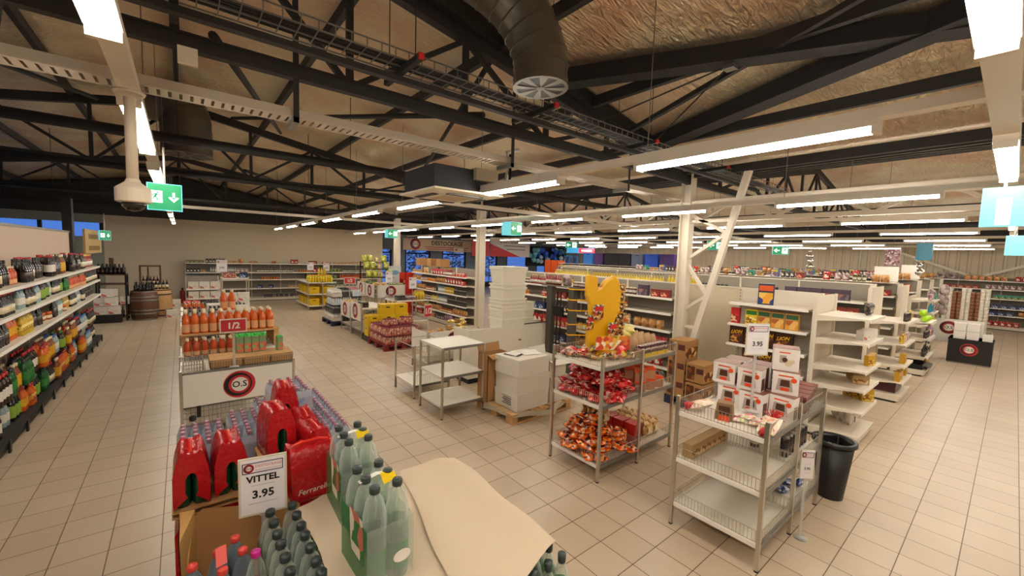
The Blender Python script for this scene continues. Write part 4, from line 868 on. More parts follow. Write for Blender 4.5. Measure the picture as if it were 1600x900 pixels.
# bins with logo boards along the aisle (fronts face the drinks aisle)
def logo_bin(x, ymax, L, dp, H, zb, label, goods, wh, rz=-H_PI):
    t, M = wire_rack('display_bin', label, x, ymax, 1, L, dp, H, (.2, H-.12), 0, rz=rz)
    os_board(t, .02, L-.02, zb, H)
    stock(M, .03, L-.03, .02, H-.118, goods, wh, depth=3, hmax=.3)
    return t
logo_bin(3.6, 11.45, .85, .9, .92, .46, 'display bin with narrow logo board next to the yellow cartons', [('can', 1), ('candark', 1)], 'in the logo bin next to the yellow cartons')
logo_bin(3.6, 12.33, .85, .9, .86, .42, 'display bin with logo board next to the blue pallet', [('bisc', 1), ('pasta', 1)], 'in the logo bin next to the blue pallet')
pallet(3.45, 12.78, .95, 1.1, mat('blue pallet', '#1b2440', .6), 'dark blue pallet under milk and water multipacks')
for l in range(4):
    for i in range(3):
        for j in range(4 if l < 2 else 3): put(['white6', 'beer6', 'water6'][(i+l) % 3], 3.62+i*.29, 12.9+j*.24, .14+l*.245, 0, '%s on the blue pallet, %s layer' % (['white milk pack', 'dark drinks pack', 'clear water pack'][(i+l) % 3], ['bottom', 'second', 'third', 'top'][l]), 'packs on the blue pallet %d' % ((i+l) % 3*10+l))
price_sign((3.95, 12.7, 1.28), 0, .34, .2, None, 1.28, 'red half price sign standing among the milk packs', 'half')
t, M = wire_rack('wire_rack', 'chrome rack of yellow cartons and lemon bottles', 3.65, 16.6, 2, .5, 2.1, 1.12, (.16, .6, 1.04), 0)
for q, z in ((0, .165), (1, .605)):
    for i in range(2):
        for j in range(4): put('yelbox', 3.87+i*.5, 16.8+j*.5, z, 0, 'yellow carton in the chrome rack, %s shelf' % ['bottom', 'middle'][q], 'yellow cartons in the rack %s' % ['bottom', 'middle'][q])
stock(M, .05, .95, .02, 1.045, [('yelbot', 1)], 'on top of the yellow carton rack', depth=6)
for i in range(3): put('yelbot', 4.1+i*.1, 16.9, 1.32, 0, 'lemon bottle in the second tier on the yellow carton rack', 'upper lemon bottles')
for i, (x, y) in enumerate(((4.0, 17.8), (4.45, 17.2))): price_sign((x, y, 1.45), 0, .24, .32, None, .4, ['white price card over the lemon bottles, aisle side', 'white price card over the lemon bottles, inner side'][i])
price_sign((.95, 15.4, 1.5), 0, .28, .38, None, 1.5, 'white price card before the back wall shelving')
# three logo bins under the tiered crisps
logo_bin(5.05, 15.3, .85, .9, 1.18, .75, 'rear logo bin under the crisp tiers', [('crisps', 1), ('greenbag', 1)], 'in the rear logo bin')
logo_bin(5.05, 14.42, .85, .9, 1.16, .72, 'middle logo bin under the crisp tiers', [('greenbag', 1), ('pasta', 1)], 'in the middle logo bin')
logo_bin(5.05, 13.4, 1.0, .8, 1.16, .74, 'front logo bin with its board turned to the yellow cartons', [('crisps', 1), ('greenbag', 1)], 'in the front logo bin', 0)
KIND['limebag'] = dict(name='crisp_packet', cat='packet', desc='yellow green crisp packet', w=.22, d=.12, h=.27, me=None, fn=bag(.22, .13, .27, mottle('lime crisp print', ['#a8a82c', '#c8c44a', '#d8d48a', '#7a8a24'], 14, .3), None))
t = thing('tiered_stand', 'black tiered stand piled with yellow green crisp packets', 'stand', (5.2, 14.6, 0)); b = MB()
for x in (0, 1.0): b.box(x, x+.04, .9, .94, 0, 1.9, dark_steel)
b.build('post', t)
for z, y0 in ((1.3, .2), (1.6, .5), (1.85, .75)): b = MB(); b.box(0, 1.04, y0, .92, z, z+.02, dark_steel); b.build('shelf', t)
for z, y0 in ((1.321, .25), (1.621, .52), (1.871, .78)): stock(xf(5.2, 14.6+y0), .02, 1.02, .0, z, [('limebag', 2), ('pasta', 1), ('limebag', 1)], 'on the %s tier of the crisp stand' % {1.321: 'low', 1.621: 'middle', 1.871: 'top'}[z], hmax=.28)
# wire crate tower of cans beside the bins
t, M = wire_rack('wire_rack', 'chrome rack of cans behind the stacked yellow cartons', 4.7, 11.0, 2, .5, .8, .95, (.3, .9), .1)
stock(M, .04, .96, .03, .9, [('candark', 1), ('can', 1), ('yelbot', 1)], 'on the can rack behind the yellow cartons', depth=3)
price_sign((5.3, 11.2, 1.22), 0, .24, .34, None, .34, 'white price card on the can rack'); price_sign((4.9, 12.0, 1.35), 0, .22, .34, None, 1.35, 'white price card standing between the bins and can rack')
# crisp bin by the chrome tables
t, M = wire_rack('display_bin', 'low bin heaped with nut and crisp packets beside the white tables', 3.62, 6.95, 1, 1.15, .68, .8, (.2, .55), 0)
os_board(t, .02, 1.13, .4, .78); 
b = MB(); b.box(-.026, -.02, .02, .66, .4, .78, white); b.build('side_board', t)
def pile(key, x0, x1, y0, y1, z, n, label, group, dz=.12, sc=1, flat=True):
    k = KIND[key]
    for i in range(n):
        u, v = R.random(), R.random(); zz = z+k['d']*sc*.5+dz*(1-abs(2*u-1)**3)*(1-abs(2*v-1)**3)*R.random()**.6*(i > n*.35)
        put(key, x0+(x1-x0)*u, y0+(y1-y0)*v, zz, 0, label, group, sc)
        o = list(bpy.data.objects)[-1] if False else LAST[0]; o.rotation_euler = (1.4+R.uniform(-.3, .35), R.uniform(-.3, .3), R.uniform(-3.1, 3.1))
LAST = [None]; _tag = tag
def tag(o, label, cat, group=None):
    LAST[0] = o; return _tag(o, label, cat, group)
for key, lb in (('crisps', 'tan crisp packet lying in the heaped bin'), ('pasta', 'yellow packet lying in the heaped bin'), ('bread', 'brown nut bag lying in the heaped bin')): pile(key, 3.75, 4.65, 7.05, 7.5, .56, 14, lb, lb+'s', .2, .8)
pile('pasta', 4.4, 4.7, 7.1, 7.5, .78, 5, 'yellow packet on the peak of the heaped bin', 'yellow packets on the peak', .2)
price_sign((4.0, 7.7, .95), .3, .22, .26, None, .9, 'red sale sign between the heaped bin and the fruit drinks', 'half')

# ---------------------------------------------------------------- shelving block B and red stand
t, M = shelving('gondola_shelving', 'cream shelving of tinned goods beyond the fruit drink pallet', 6.5, 13.85, -H_PI, 3.7, (.415, .71, 1.035, 1.345, 1.595), .45, 1.84, 3)
G = 'beyond the fruit drinks'
for z, nm, l in ((1.595, 'top', [('bisc', 4), ('crisps', 2), ('whitebox', 1), ('redbag', 4), ('sirop', 3), ('bisr', 4)]), (1.345, 'second', [('bread', 4), ('jam', 3), ('tin', 4), ('bread', 4), ('redbag', 6), ('bisr', 2)]), (1.035, 'third', [('bread', 7), ('honey', 4), ('coffee', 2), ('whiteb', 3), ('oil', 4), ('candark', 5)]), (.71, 'fourth', [('bread', 6), ('spread', 3), ('pasta', 3), ('whiteb', 4), ('candark', 7)]), (.415, 'fifth', [('bread', 6), ('pasta', 3), ('bread', 4), ('honey', 5), ('bread', 5)]), (.14, 'bottom', [('redbag', 5), ('bread', 5), ('coffee', 3), ('deterg', 3), ('bread', 4)])):
    stock(M, .03, 3.65, .01, z, l, 'on the %s shelf %s' % (nm, G), hmax=.23)
for k, (x, y) in enumerate(((6.75, 13.5), (6.72, 12.6), (6.75, 12.0))): put('whitebox' if k == 9 else 'yelbox', x, y, 1.841, 0, '', None)
for o in [o for o in C.objects if o.get('label') == '']:
    o.data = o.data.copy(); o.data.materials.clear(); o.name = 'cardboard_box'
    for _ in range(3): o.data.materials.append(card)
    o['label'] = 'brown cardboard box on top of the tinned goods shelving'; o['group'] = 'boxes on top of the shelving'; o['category'] = 'box'
t = thing('red_stand', 'bright red narrow display stand with four shelves', 'stand', (6.3, 14.45, 0), -H_PI); b = MB(); rd = mat('stand red', '#c8261c', .45)
b.box(0, .02, 0, .4, 0, 1.54, rd); b.box(.48, .5, 0, .4, 0, 1.54, rd); b.box(0, .5, .38, .4, 0, 1.54, rd); b.box(0, .5, 0, .02, 1.3, 1.54, rd); b.build('side_panel', t)
for z in (.12, .45, .78, 1.1): b = MB(); b.box(.02, .48, -.03, .38, z, z+.03, rd); b.build('shelf', t)
stock(xf(6.3, 14.45, 0, -H_PI), .04, .46, .1, 1.131, [('jam', 1)], 'on the red stand, upper shelf')
t = thing('leaning_sign', 'pale blue topped poster board standing by the rear column', 'sign', (6.1, 15.0, 0)); b = MB(); b.box(0, .5, 0, .03, .9, 1.75, c('pale poster', '#ccd0cc')); b.box(.2, .26, .005, .025, 0, .9, grey); b.build('board', t); b = MB(); b.disc((.25, -.002, 1.5), (1, 0, 0), (0, 0, .5), .17, c('poster blue', '#6a9cc0')); b.build('print', t)

# ---------------------------------------------------------------- white chest, crates, tables
t = thing('sales_counter', 'white panelled counter with a dark foot gap behind the chrome tables', 'counter', (3.85, 5.9, 0)); b = MB(); cw2 = mat('chest white', '#ddd6c6', .45)
b.box(0, 1.26, 0, .03, .1, .97, cw2); b.box(0, 1.26, .03, .5, .1, .8, cw2); b.box(0, .03, .03, .5, .8, .97, cw2); b.build('body', t); b = MB(); b.box(.04, 1.2, .04, .45, 0, .1, black); b.build('foot', t); b = MB(); b.box(1.14, 1.20, -.006, 0, .68, .7, dark_steel); b.box(1.14, 1.20, -.006, 0, .78, .80, white); b.build('latch', t)
t = thing('sales_counter', 'second lower white counter beside the dark metal frame', 'counter', (5.16, 6.1, 0)); b = MB(); b.box(0, .95, 0, .03, .1, .93, cw2); b.box(0, .95, .03, .5, .1, .8, cw2); b.build('body', t); b = MB(); b.box(0, .95, -.004, .034, .93, .945, black); b.build('rim', t); b = MB(); b.box(.04, .9, .04, .45, 0, .1, black); b.build('foot', t)
cr = mat('milky crate plastic', '#e6e0ce', .45, alpha=.97)
def crate(w_, d, h, name='plastic_crate'):
    t = thing(name, 'x', 'crate'); b = MB(); a = .03
    v = [(x*s_, y*s2, z) for z, s_, s2 in ((0, 1-a/w_*2, 1-a/d*2), (h, 1, 1)) for x, y in ((-w_/2, -d/2), (w_/2, -d/2), (w_/2, d/2), (-w_/2, d/2))]
    b.add(v, [(0, 1, 5, 4), (1, 2, 6, 5), (2, 3, 7, 6), (3, 0, 4, 7), (0, 3, 2, 1)], cr); b.build('body', t)
    b = MB(); b.box(-w_/2-.012, w_/2+.012, -d/2-.012, -d/2, h-.03, h, cr); b.box(-w_/2-.012, w_/2+.012, d/2, d/2+.012, h-.03, h, cr); b.box(-w_/2-.012, -w_/2, -d/2, d/2, h-.03, h, cr); b.box(w_/2, w_/2+.012, -d/2, d/2, h-.03, h, cr); b.build('rim', t)
    return t
c0 = crate(.58, .42, .3); hs = [0, .17, .24, .31, .38, .59, .66, .95]; wo = ['bottom', 'second', 'third', 'fourth', 'fifth', 'sixth', 'seventh', 'topmost']
for k, z in enumerate(hs):
    lb = 'milky white plastic crate nested in the tall pile, %s one' % wo[k]
    if k == 0: c0.location = (4.91, 6.17, .801); c0['label'] = lb
    else: dup(c0, (4.91, 6.17, .801+z), R.uniform(-.02, .02), lb)
c0['group'] = 'crates of the tall pile'
b = MB(); b.box(-.3, .3, -.22, .22, 0, .03, white); tag(b.build('crate_lid', None, (4.91, 6.17, 2.055)), 'white lid closing the tall pile of crates', 'lid')
for k in range(3): dup(c0, (5.45, 6.4, .801+k*.16), .1, 'clear crate in the short pile beside the tall one, %s' % wo[k], 'crates of the short pile', (.7, .9, .8))
put('whitebox', 5.85, 6.4, .801, 0, 'small pale carton on the second white chest', None, .6)
t, M = wire_rack('white_table', 'chrome table with three white shelves beside the carton pallet', 2.74, 4.83, 1, .69, .66, 1.0, (.18, .59, 1.0), 0)
t, M = wire_rack('white_table', 'open chrome wire table with one white shelf next to the white tables', 2.79, 5.8, 1, .62, .72, .84, (.2,), 0)
b = MB()
for z in (.36, .5, .64, .82):
    for p, q in (((0, 0), (.62, 0)), ((0, 0), (0, .72)), ((.62, 0), (.62, .72)), ((0, .72), (.62, .72))): b.tube([(p[0], p[1], z), (q[0], q[1], z)], .006 if z > .8 else .004, chrome, 5)
for k in range(1, 22): b.box(k*.028-.0015, k*.028+.0015, -.002, .002, .2, .64, chrome); b.box(.618, .622, k*.033-.0015, k*.033+.0015, .2, .64, chrome)
b.build('wire_guard', t)
# cartons on the near pallet
pallet(3.42, 4.12, 1.15, .85, wood, 'raw wood pallet under the white cartons')
def big_carton(x, y, z, w_, d, h, m, label, rz=0, openbox=False, tape=True):
    t = thing('carton', label, 'box', (x, y, z), rz); b = MB()
    if openbox:
        for a in ((-w_/2, w_/2, -d/2, -d/2+.008), (-w_/2, w_/2, d/2-.008, d/2), (-w_/2, -w_/2+.008, -d/2, d/2), (w_/2-.008, w_/2, -d/2, d/2)): b.box(*a, 0, h, m)
        b.box(-w_/2, w_/2, -d/2, d/2, 0, .01, m)
    else: b.box(-w_/2, w_/2, -d/2, d/2, 0, h, m)
    b.build('box_body', t)
    b = MB()
    if openbox: b.add([(-w_/2, d/2, h), (w_/2, d/2, h), (w_/2, d/2+.03, h+.12), (-w_/2, d/2+.04, h+.1)], [(0, 1, 2, 3)], m); b.build('flap', t); b = MB()
    if not openbox: b.box(-w_/2-.002, w_/2+.002, -.002, .002, h, h+.001, mat('tape seam', '#8f7f68', .6)); b.box(-w_/2-.003, w_/2+.003, -d/2-.003, d/2+.003, h-.06, h+.0005, m)
    else: b.add([(-w_/2, -d/2, h), (w_/2, -d/2, h), (w_/2+.02, -d/2-.1, h-.05), (-w_/2, -d/2-.12, h-.04)], [(0, 1, 2, 3)], m)
    b.build('flap', t); return t
pw = mat('white corrugated card', '#d9d2c4', .75, bump=(30, .04))
for k in range(3):
    t = big_carton(3.83+(.0, .01, -.01)[k], 4.42, .141+k*.243, .6, .5, .24, pw, 'large white carton on the wood pallet, %s of three' % ['bottom', 'middle', 'top'][k], (.02, -.03, .05)[k])
    if k == 0:
        b = MB()
        for q in range(5): b.box(-.3015, -.3, -.12, .08-.03*(q % 2), .06+q*.028, .072+q*.028, black)
        b.build('stencil', t)
b = MB(); b.add([(-.1, -.15, 0), (.1, -.12, 0), (.12, .13, .004), (-.12, .1, .002)], [(0, 1, 2, 3)], black); b.add([(-.1, -.1, .003), (.13, -.08, .003), (.13, .11, .006), (-.07, .1, .004)], [(0, 1, 2, 3)], white); tag(b.build('paper_sheet', None, (3.72, 4.5, .873), .3), 'black and white paper sheet lying on the top carton', 'paper')
b = MB(); b.add([(-.14, -.1, 0), (.14, -.12, 0), (.16, .11, .02), (-.12, .12, .01)], [(0, 1, 2, 3)], white); tag(b.build('paper_sheet', None, (3.95, 4.42, .876), -.2), 'plain white paper sheet lying on the top carton', 'paper')
big_carton(3.62, 4.84, .141, .4, .25, .7, card, 'tall open brown box behind the white cartons', 0, True); big_carton(4.35, 4.42, .141, .36, .5, .36, pw, 'white carton beside the pile, partly behind the candy rack', .03)
big_carton(4.36, 4.45, .502, .34, .48, .26, pw, 'open white carton with folded flaps beside the pile', -.04, True)
b = MB(); vs = []
for i in range(15):
    a = i/14*PI*1.4+2.6; rr = .62+.05*math.sin(i*2.1); vs += [(rr*math.cos(a), .55*math.sin(a)*rr/.6, .11), (rr*.86*math.cos(a), .46*math.sin(a)*rr/.6, .15)]
b.add(vs, [(2*i, 2*i+2, 2*i+3, 2*i+1) for i in range(14)], film('plastic wrap', '#d8cdb4', .3), True); tag(b.build('plastic_wrap', None, (3.95, 4.5, 0)), 'loose clear plastic wrap around the carton pallet', 'wrap')
# dark metal frame beside the candy rack
t = thing('metal_display_stand', 'dark grey upright metal display frame beyond the candy rack', 'frame', (5.88, 0, 0)); b = MB(); dg = mat('slate grey metal', '#605d59', .45, .3)
for y in (6.02, 5.42): b.box(0, .12, y-.07, y+.07, 0, 1.7, dg)
b.build('post', t); b = MB(); b.tube([(.02, 5.8, 0), (.02, 5.8, 1.6)], .02, black, 8); b.tube([(.02, 5.7, 0), (.02, 5.7, 1.6)], .014, black, 8); b.box(0, .04, 5.62, 5.9, 1.1, 1.3, black); b.build('inner_pole', t)
b = MB(); b.box(-.05, .4, 4.9, 6.2, 1.7, 1.73, steel); b.build('shelf', t)
stock(xf(5.83, 6.2, 0, -H_PI), .05, 1.28, .02, 1.731, [('sirop', 3), ('bigbag', 2), ('jam', 3)], 'on top of the dark metal frame', hmax=.22)
# ---------------------------------------------------------------- island shelving blocks beyond the candy rack
def gondola(nm, xs, y0, y1, H, label):
    """the plain spine wall between the two faces of an island unit"""
    b = MB(); b.box(xs-.03, xs+.03, y0, y1, 0, H, c('spine board', '#d9ccb0', rough=.5)); b.box(xs-.045, xs+.045, y0, y1, H, H+.02, white_paint); b.box(xs-.05, xs+.05, y0-.03, y0+.03, 0, H+.02, white_paint)
    tag(b.build(nm), label, 'partition')
gondola('island_spine', 7.07, 1.72, 8.6, 1.88, 'cream spine board of the cereal island shelving')
t, M = shelving('island_shelving', 'cream island shelves of cereal boxes behind the toy box cart', 6.58, 2.76, -H_PI, 1.04, (.42, .75, 1.06, 1.37, 1.69), .46, 1.88, 1, back=white_paint)
put('cero', 6.72, 2.3, 1.691, -H_PI+.25, 'tall blue and orange cereal box alone on the top shelf', None)
stock(M, .02, 1.02, .03, 1.37, [('cerr', 2), ('cery', 1.6), ('cerw', 6)], 'on the second shelf of the cereal island', hmax=.235, jit=.03)
stock(M, .02, 1.02, .03, 1.06, [('cerl', 1)], 'on the third shelf of the cereal island', jit=.02, depth=2)
stock(M, .22, 1.02, .03, .75, [('cerl', 1)], 'on the fourth shelf of the cereal island', jit=.02)
stock(M, .02, 1.02, .03, .42, [('cerr', 2), ('cerl', 2)], 'on the fifth shelf of the cereal island', jit=.02)
t, M = shelving('island_shelving', 'cream island shelves of jars and dry goods past the latticed column', 6.58, 8.55, -H_PI, 4.85, (.4, .74, 1.06, 1.37, 1.64), .46, 1.88, 4)
I1 = 'past the latticed column'
for z, nm, l in ((1.64, 'top', [('bread', 3), ('crisps', 2), ('spread', 3), ('sirop', 4), ('winew', 3), ('oil', 4), ('jam', 4), ('candark', 3), ('spread', 5), ('purple', 2), ('redlow', 3)]), (1.37, 'second', [('greenbag', 3), ('tin', 5), (None, 3), ('bisr', 3), ('redlow', 4), (None, 8), ('honey', 3), (None, 6)]), (1.06, 'third', [('tin', 3), ('whiteb', 2), (None, 3), ('bluebox', 4), ('coffee', 5), (None, 2), ('coffee', 4), ('crisps', 4), ('bread', 5)]), (.74, 'fourth', [('bluebox', 4), ('redbag', 3), ('cerr', 4), ('pasta', 5), ('redbag', 5)]), (.4, 'fifth', [('redbag', 5), ('bluebox', 3), ('bread', 5), ('redbag', 3)]), (.14, 'bottom', [('bluebox', 5), ('bisr', 5), ('redbag', 4)])):
    stock(M, .03, 4.8, .01, z, l, 'on the %s shelf %s' % (nm, I1), hmax=.22)
# end bay turned to the wide aisle
def end_bay(x, y, W, levels, H, label, D=.5, base_z=.13):
    return shelving('end_bay_shelving', label, x, y, 0, W, levels, D, H, 1, back=white_paint, base_z=base_z, lip=.04)
t, M = end_bay(6.59, 1.08, .88, (.45, .73, .98, 1.33, 1.64), 1.88, 'nearly empty cream end shelves of the cereal island', .6)
E1 = 'on the half empty end shelves'
for i in range(3): put('coffee', 7.2+.09*i, 1.22, 1.641, 0, 'black and pink packet on the upper '+E1[7:], 'packets on the upper end shelf')
for i in range(3): put('whitebox', 7.02+.16*i, 1.2, 1.331, -.5, 'small white carton on the second '+E1[7:], 'small cartons on the end shelf', .5)
for i in range(4): put('bisc', 7.05+.11*i, 1.2+.04*i, .731, -1.2+.1*i, 'tan biscuit box on the fourth '+E1[7:], 'biscuit boxes on the end shelf', 1.1)
b = MB(); b.pillow(.13, .1, .22, white, 6); b.quad((-.05, -.056, .04), (.05, -.056, .04), (.05, -.056, .12), (-.05, -.056, .12), c('flour label', '#8a3a2a')); flour = b.mesh('flour_bag')
for i in range(3): put('bread', 7.1+.1*i, 1.28+.1*i, .131, .3, 'white and red bag on the bottom '+E1[7:], 'bags on the bottom end shelf')
for o in C.objects:
    if o.get('group') == 'bags on the bottom end shelf': o.data = flour; o.name = 'flour_bag'
for k, (xs, H, x0) in enumerate(((9.87, 1.97, 9.4), (12.67, 1.92, 12.2), (15.6, 1.95, 15.1), (18.2, 1.95, 17.7), (20.8, 1.95, 20.3))):
    wd = ['second', 'third', 'fourth', 'fifth', 'sixth'][k]
    y1 = (9.5, 12, 15, 15, 14)[k]
    gondola('island_spine', xs, 1.62, y1, H, 'cream spine board of the %s island shelving from the cart' % wd)
    t, M = shelving('island_shelving', 'cream face of the %s island shelving from the cart' % wd, x0, y1, -H_PI, y1-1.65, (.5, .95, 1.4, 1.66), .45, H, max(2, int(y1/1.3)))
    L = y1-1.65; n = lambda a: a
    top = {0: [('spiritb', 9), ('oil', 5), ('spiritb', 9), ('yelbot', 5), ('olive', 4), ('tea', 3), (None, 1), ('bluebox', 2), ('purple', 7)], 1: [('redbag', 4), ('spread', 4), ('toy', 3), ('bluebox', 4), ('purple', 3), ('pinkbox', 5), ('redlow', 4)]}.get(k, [('toy', 4), ('pinkbox', 5), ('bluebox', 3), ('tealbox', 3), ('bigbag', 3), ('redbag', 4)])
    second = {0: [('jam', 8), ('redlow', 5), ('spread', 6), ('sirop', 8), (None, 2), ('redlow', 6)]}.get(k, [('redlow', 5), ('pinkbox', 4), (None, 3), ('toy', 3)])
    if k < 3:
        stock(M, .05, L-.05, .01, 1.66, top, 'on the top shelf of the %s island' % wd, hmax=.28)
        stock(M, .05, L-.05, .01, 1.4, second, 'on the second shelf of the %s island' % wd, hmax=.22)
    # goods standing on the cap of the spine
    caps = [('tea', 3), (None, 2), ('tealbox', 3), (None, 4), ('bisc', 2)] if k == 0 else [('pinkbox', 3), ('tealbox', 2), ('bisc', 3), ('toy', 2), ('coffee', 3), ('redlow', 2), ('bigbag', 1), ('bisc', 2), ('redbag', 2), ('pinkbox', 3), ('olive', 3), ('bread', 3)]
    if k > 0:
        b = MB(); b.box(x0+.1, xs+.35, 1.7, y1, H+.02, H+.035, white_paint); tag(b.build('top_board'), 'cream board lying along the top of the %s island' % wd, 'shelf')
        stock(xf(x0+.1, y1, 0, -H_PI), max(.1, y1-8.4), L-.1, .02, H+.036, caps*(1+int(L/8)), 'along the top board of the %s island' % wd, hmax=.2, fill=.9)
for i in range(3): put('bisy', 7.3+.05*i, 1.16+.1*i, .451, -.9, 'yellow biscuit box on the fifth half empty end shelf', 'yellow boxes on the fifth end shelf')
for i in range(4): put('bisy', 7.12+.08*i, 1.14, .981, -.4+.2*i, 'yellow biscuit box on the third half empty end shelf', 'yellow boxes on the third end shelf', .8)
t, M = end_bay(9.38, 1.06, .95, (.36, .63, 1.01, 1.38), 1.93, 'cream end shelves of the second island with biscuit packs and a purple carton', .55)
stock(M, .03, .9, .02, 1.38, [(None, 1), ('candark', 2), ('pasta', 2)], 'on the top end shelf of the second island', hmax=.2)
stock(M, .03, .9, .02, 1.01, [('pasta', 2), (None, 1), ('pinkbox', 3)], 'on the second end shelf of the second island', hmax=.22)
stock(M, .03, .9, .02, .63, [(None, 2), ('bisy', 3), ('bisc', 1)], 'on the third end shelf of the second island', hmax=.22)
stock(M, .03, .9, .02, .36, [('bisy', 2), (None, 1), ('bisy', 1)], 'on the fourth end shelf of the second island', hmax=.18)
big_carton(9.85, 1.32, .131, .62, .34, .18, c('plum card', '#4b1f2c'), 'plum coloured carton on the bottom deck of the second island', 0)
t, M = end_bay(12.18, 1.04, .95, (.42, .82, 1.16), 1.9, 'cream end shelves of the third island with green balls and black tray', .55)
for q in range(5): put('limeball', 12.3+q*.13, 1.14+.03*(q % 2), 1.161, 0, 'bright lime green ball on the end shelf of the third island', 'lime green balls')
for q in range(3): put('limeball', 12.36+q*.13, 1.2, 1.281, 0, 'lime green ball piled on other balls on the third island', 'piled lime green balls')
stock(M, .03, .9, .02, .82, [('candark', 3), ('pasta', 1), ('deterg', 2)], 'on the second end shelf of the third island', hmax=.25)
stock(M, .03, .9, .02, .42, [('wined', 3), ('coffee', 2), ('bluebox', 1)], 'on the third end shelf of the third island', hmax=.25)
big_carton(12.6, 1.3, .131, .7, .4, .1, c('black card', '#17171a'), 'open black tray carton on the bottom deck of the third island', 0, True)
stock(M, .7, .93, .02, .131, [('pasta', 1)], 'on the bottom end deck of the third island', hmax=.2)
t, M = end_bay(14.2, 1.2, 1.1, (.55, .9, 1.22, 1.52), 1.6, 'cream shelves of coloured cleaning bottles by the black table', .45)
for z, nm, l in ((1.52, 'top', [('pinkbox', 2), ('bigbag', 2), ('tealbox', 1)]), (1.22, 'second', [('bluespray', 6), ('deterg', 2), ('yelspray', 2)]), (.9, 'third', [('deterg', 1), ('yelspray', 6), ('yelbot', 1)]), (.55, 'fourth', [('deterg', 2), ('yelspray', 3), ('fizz', 2)]), (.14, 'bottom', [('deterg', 2), ('bluespray', 2), ('greenb', 2), ('yelspray', 2)])):
    stock(M, .03, 1.07, .02, z, l, 'on the %s shelf of the cleaning goods' % nm, hmax=.27)
for q, z in enumerate((1.1, 1.36, 1.62)): put('bigbag', 15.55, 1.15, z, .4, 'grey patterned soft bag hanging in a column beside the cleaning shelves, %s' % ['bottom', 'middle', 'top'][q], None)
# far shelving wall
t, M = shelving('far_wall_shelving', 'long cream shelving of pet and household goods on the far wall', 24.7, 5.0, -H_PI, 8.2, (.56, .84, 1.21, 1.57, 1.9), .5, 2.0, 7)
for z, nm, l in ((1.9, 'top', [('redbag', 6), ('bread', 5), ('bigbag', 3), ('crisps', 5), ('redbag', 4), ('bigbag', 3), ('bread', 5)]), (1.57, 'second', [('redbag', 6), ('redlow', 5), ('pinkbox', 5), ('bisr', 5)]), (1.21, 'third', [('bluebox', 4), ('greenbag', 6), ('tealbox', 3), ('bread', 5)]), (.84, 'fourth', [('greenbag', 5), ('bluebox', 3), ('bigbag', 2), ('whitebox', 2)]), (.56, 'fifth', [('greenbag', 3), ('bluebox', 4), ('bread', 2), ('bigbag', 2)]), (.14, 'bottom', [('bluebox', 4), ('greenbag', 2), ('redbag', 2), ('yelbox', 1), ('bread', 3)])):
    stock(M, .03, 8.1, .02, z, l, 'on the %s shelf of the far wall' % nm, hmax=.27, gap=.02)
b = MB(); b.box(-.02, .02, 0, .42, 0, .34, white); tag(b.build('header_board', None, (12.67, 1.68, 1.975)), 'blank white header panel standing on the third island', 'sign')
b = MB(); b.box(-.02, .02, 0, .38, 0, .38, white); tag(b.build('header_board', None, (15.6, 1.64, 2.0)), 'blank white header panel standing on the fourth island', 'sign')
b = MB(); b.bar((25.2, 4.6, 3.5), (25.2, 1.2, 2.05), .1, .1, white_paint); b.bar((25.2, -2.5, 3.5), (25.2, .9, 2.05), .1, .1, white_paint); tag(b.build('wall_brace'), 'cream diagonal braces meeting low on the corrugated far wall', 'brace')
# paper roll towers
for k in range(5):
    y = 1.35-.2*k
    for l in range(15 - (k % 2)): put('towelb' if k in (1, 3) else 'towel', 19.6, y, .02+l*.112, H_PI, 'paper roll pack in the %s tower by the far shelves' % ['first', 'second', 'third', 'fourth', 'fifth'][k], 'roll packs of tower %d' % k, 1 if k % 2 else .98)
b = MB(); b.box(19.4, 19.8, .4, 1.5, 0, .02, black); tag(b.build('tower_board'), 'flat black board under the paper roll towers', 'board')
# black cloth table with white boxes
t = thing('display_table', 'black cloth covered table with round red logo in the wide aisle', 'table', (14.8, .93, 0), -H_PI); b = MB(); b.box(0, .73, 0, .75, .03, .6, c('black cloth', '#131214')); b.box(-.01, .74, -.01, .76, .58, .6, c('black cloth', '')if False else MATS['c black cloth']); b.build('cloth_cover', t); b = MB(); logo(b, (.36, 0, .36), (1, 0, 0), (0, 0, 1), .15); b.build('logo', t); b = MB(); b.box(.01, .72, .01, .74, 0, .03, steel); b.build('foot', t)
t = thing('logo_stand', 'white panel with round dark logo behind the black table', 'sign', (15.6, 1.5, 0), -H_PI); b = MB(); b.box(0, 1.1, 0, .04, .4, 1.0, white); b.box(.1, .14, 0, .04, 0, .4, steel); b.box(.96, 1.0, 0, .04, 0, .4, steel); b.build('panel', t); b = MB(); logo(b, (.5, 0, .78), (1, 0, 0), (0, 0, 1), .17); b.build('logo', t)
for i, (y, z, l) in enumerate(((.76, 0, 'lower box nearer the roll towers'), (.54, 0, 'lower box in the middle'), (.76, .2, 'upper box nearer the roll towers'), (.54, .2, 'upper box in the middle'))):
    o = thing('white_box', 'plain white box on the black table, '+l, 'box', (15.0, y, .601+z)); b = MB(); b.box(-.1, .1, -.1, .1, 0, .19, c('bright box', '#f0ece6')); b.box(-.104, .104, -.104, .104, .15, .192, MATS['c bright box']); b.build('lid_and_body', o)
o = thing('handled_bag', 'white gift bag with a handle at the end of the black table', 'bag', (14.95, .29, .601)); b = MB(); b.box(-.07, .07, -.07, .09, 0, .16, MATS['c bright box']); b.build('bag_body', o); b = MB(); b.tube([(0, -.06, .16), (0, -.04, .24), (0, .06, .24), (0, .08, .16)], .006, white, 5); b.build('handle', o)
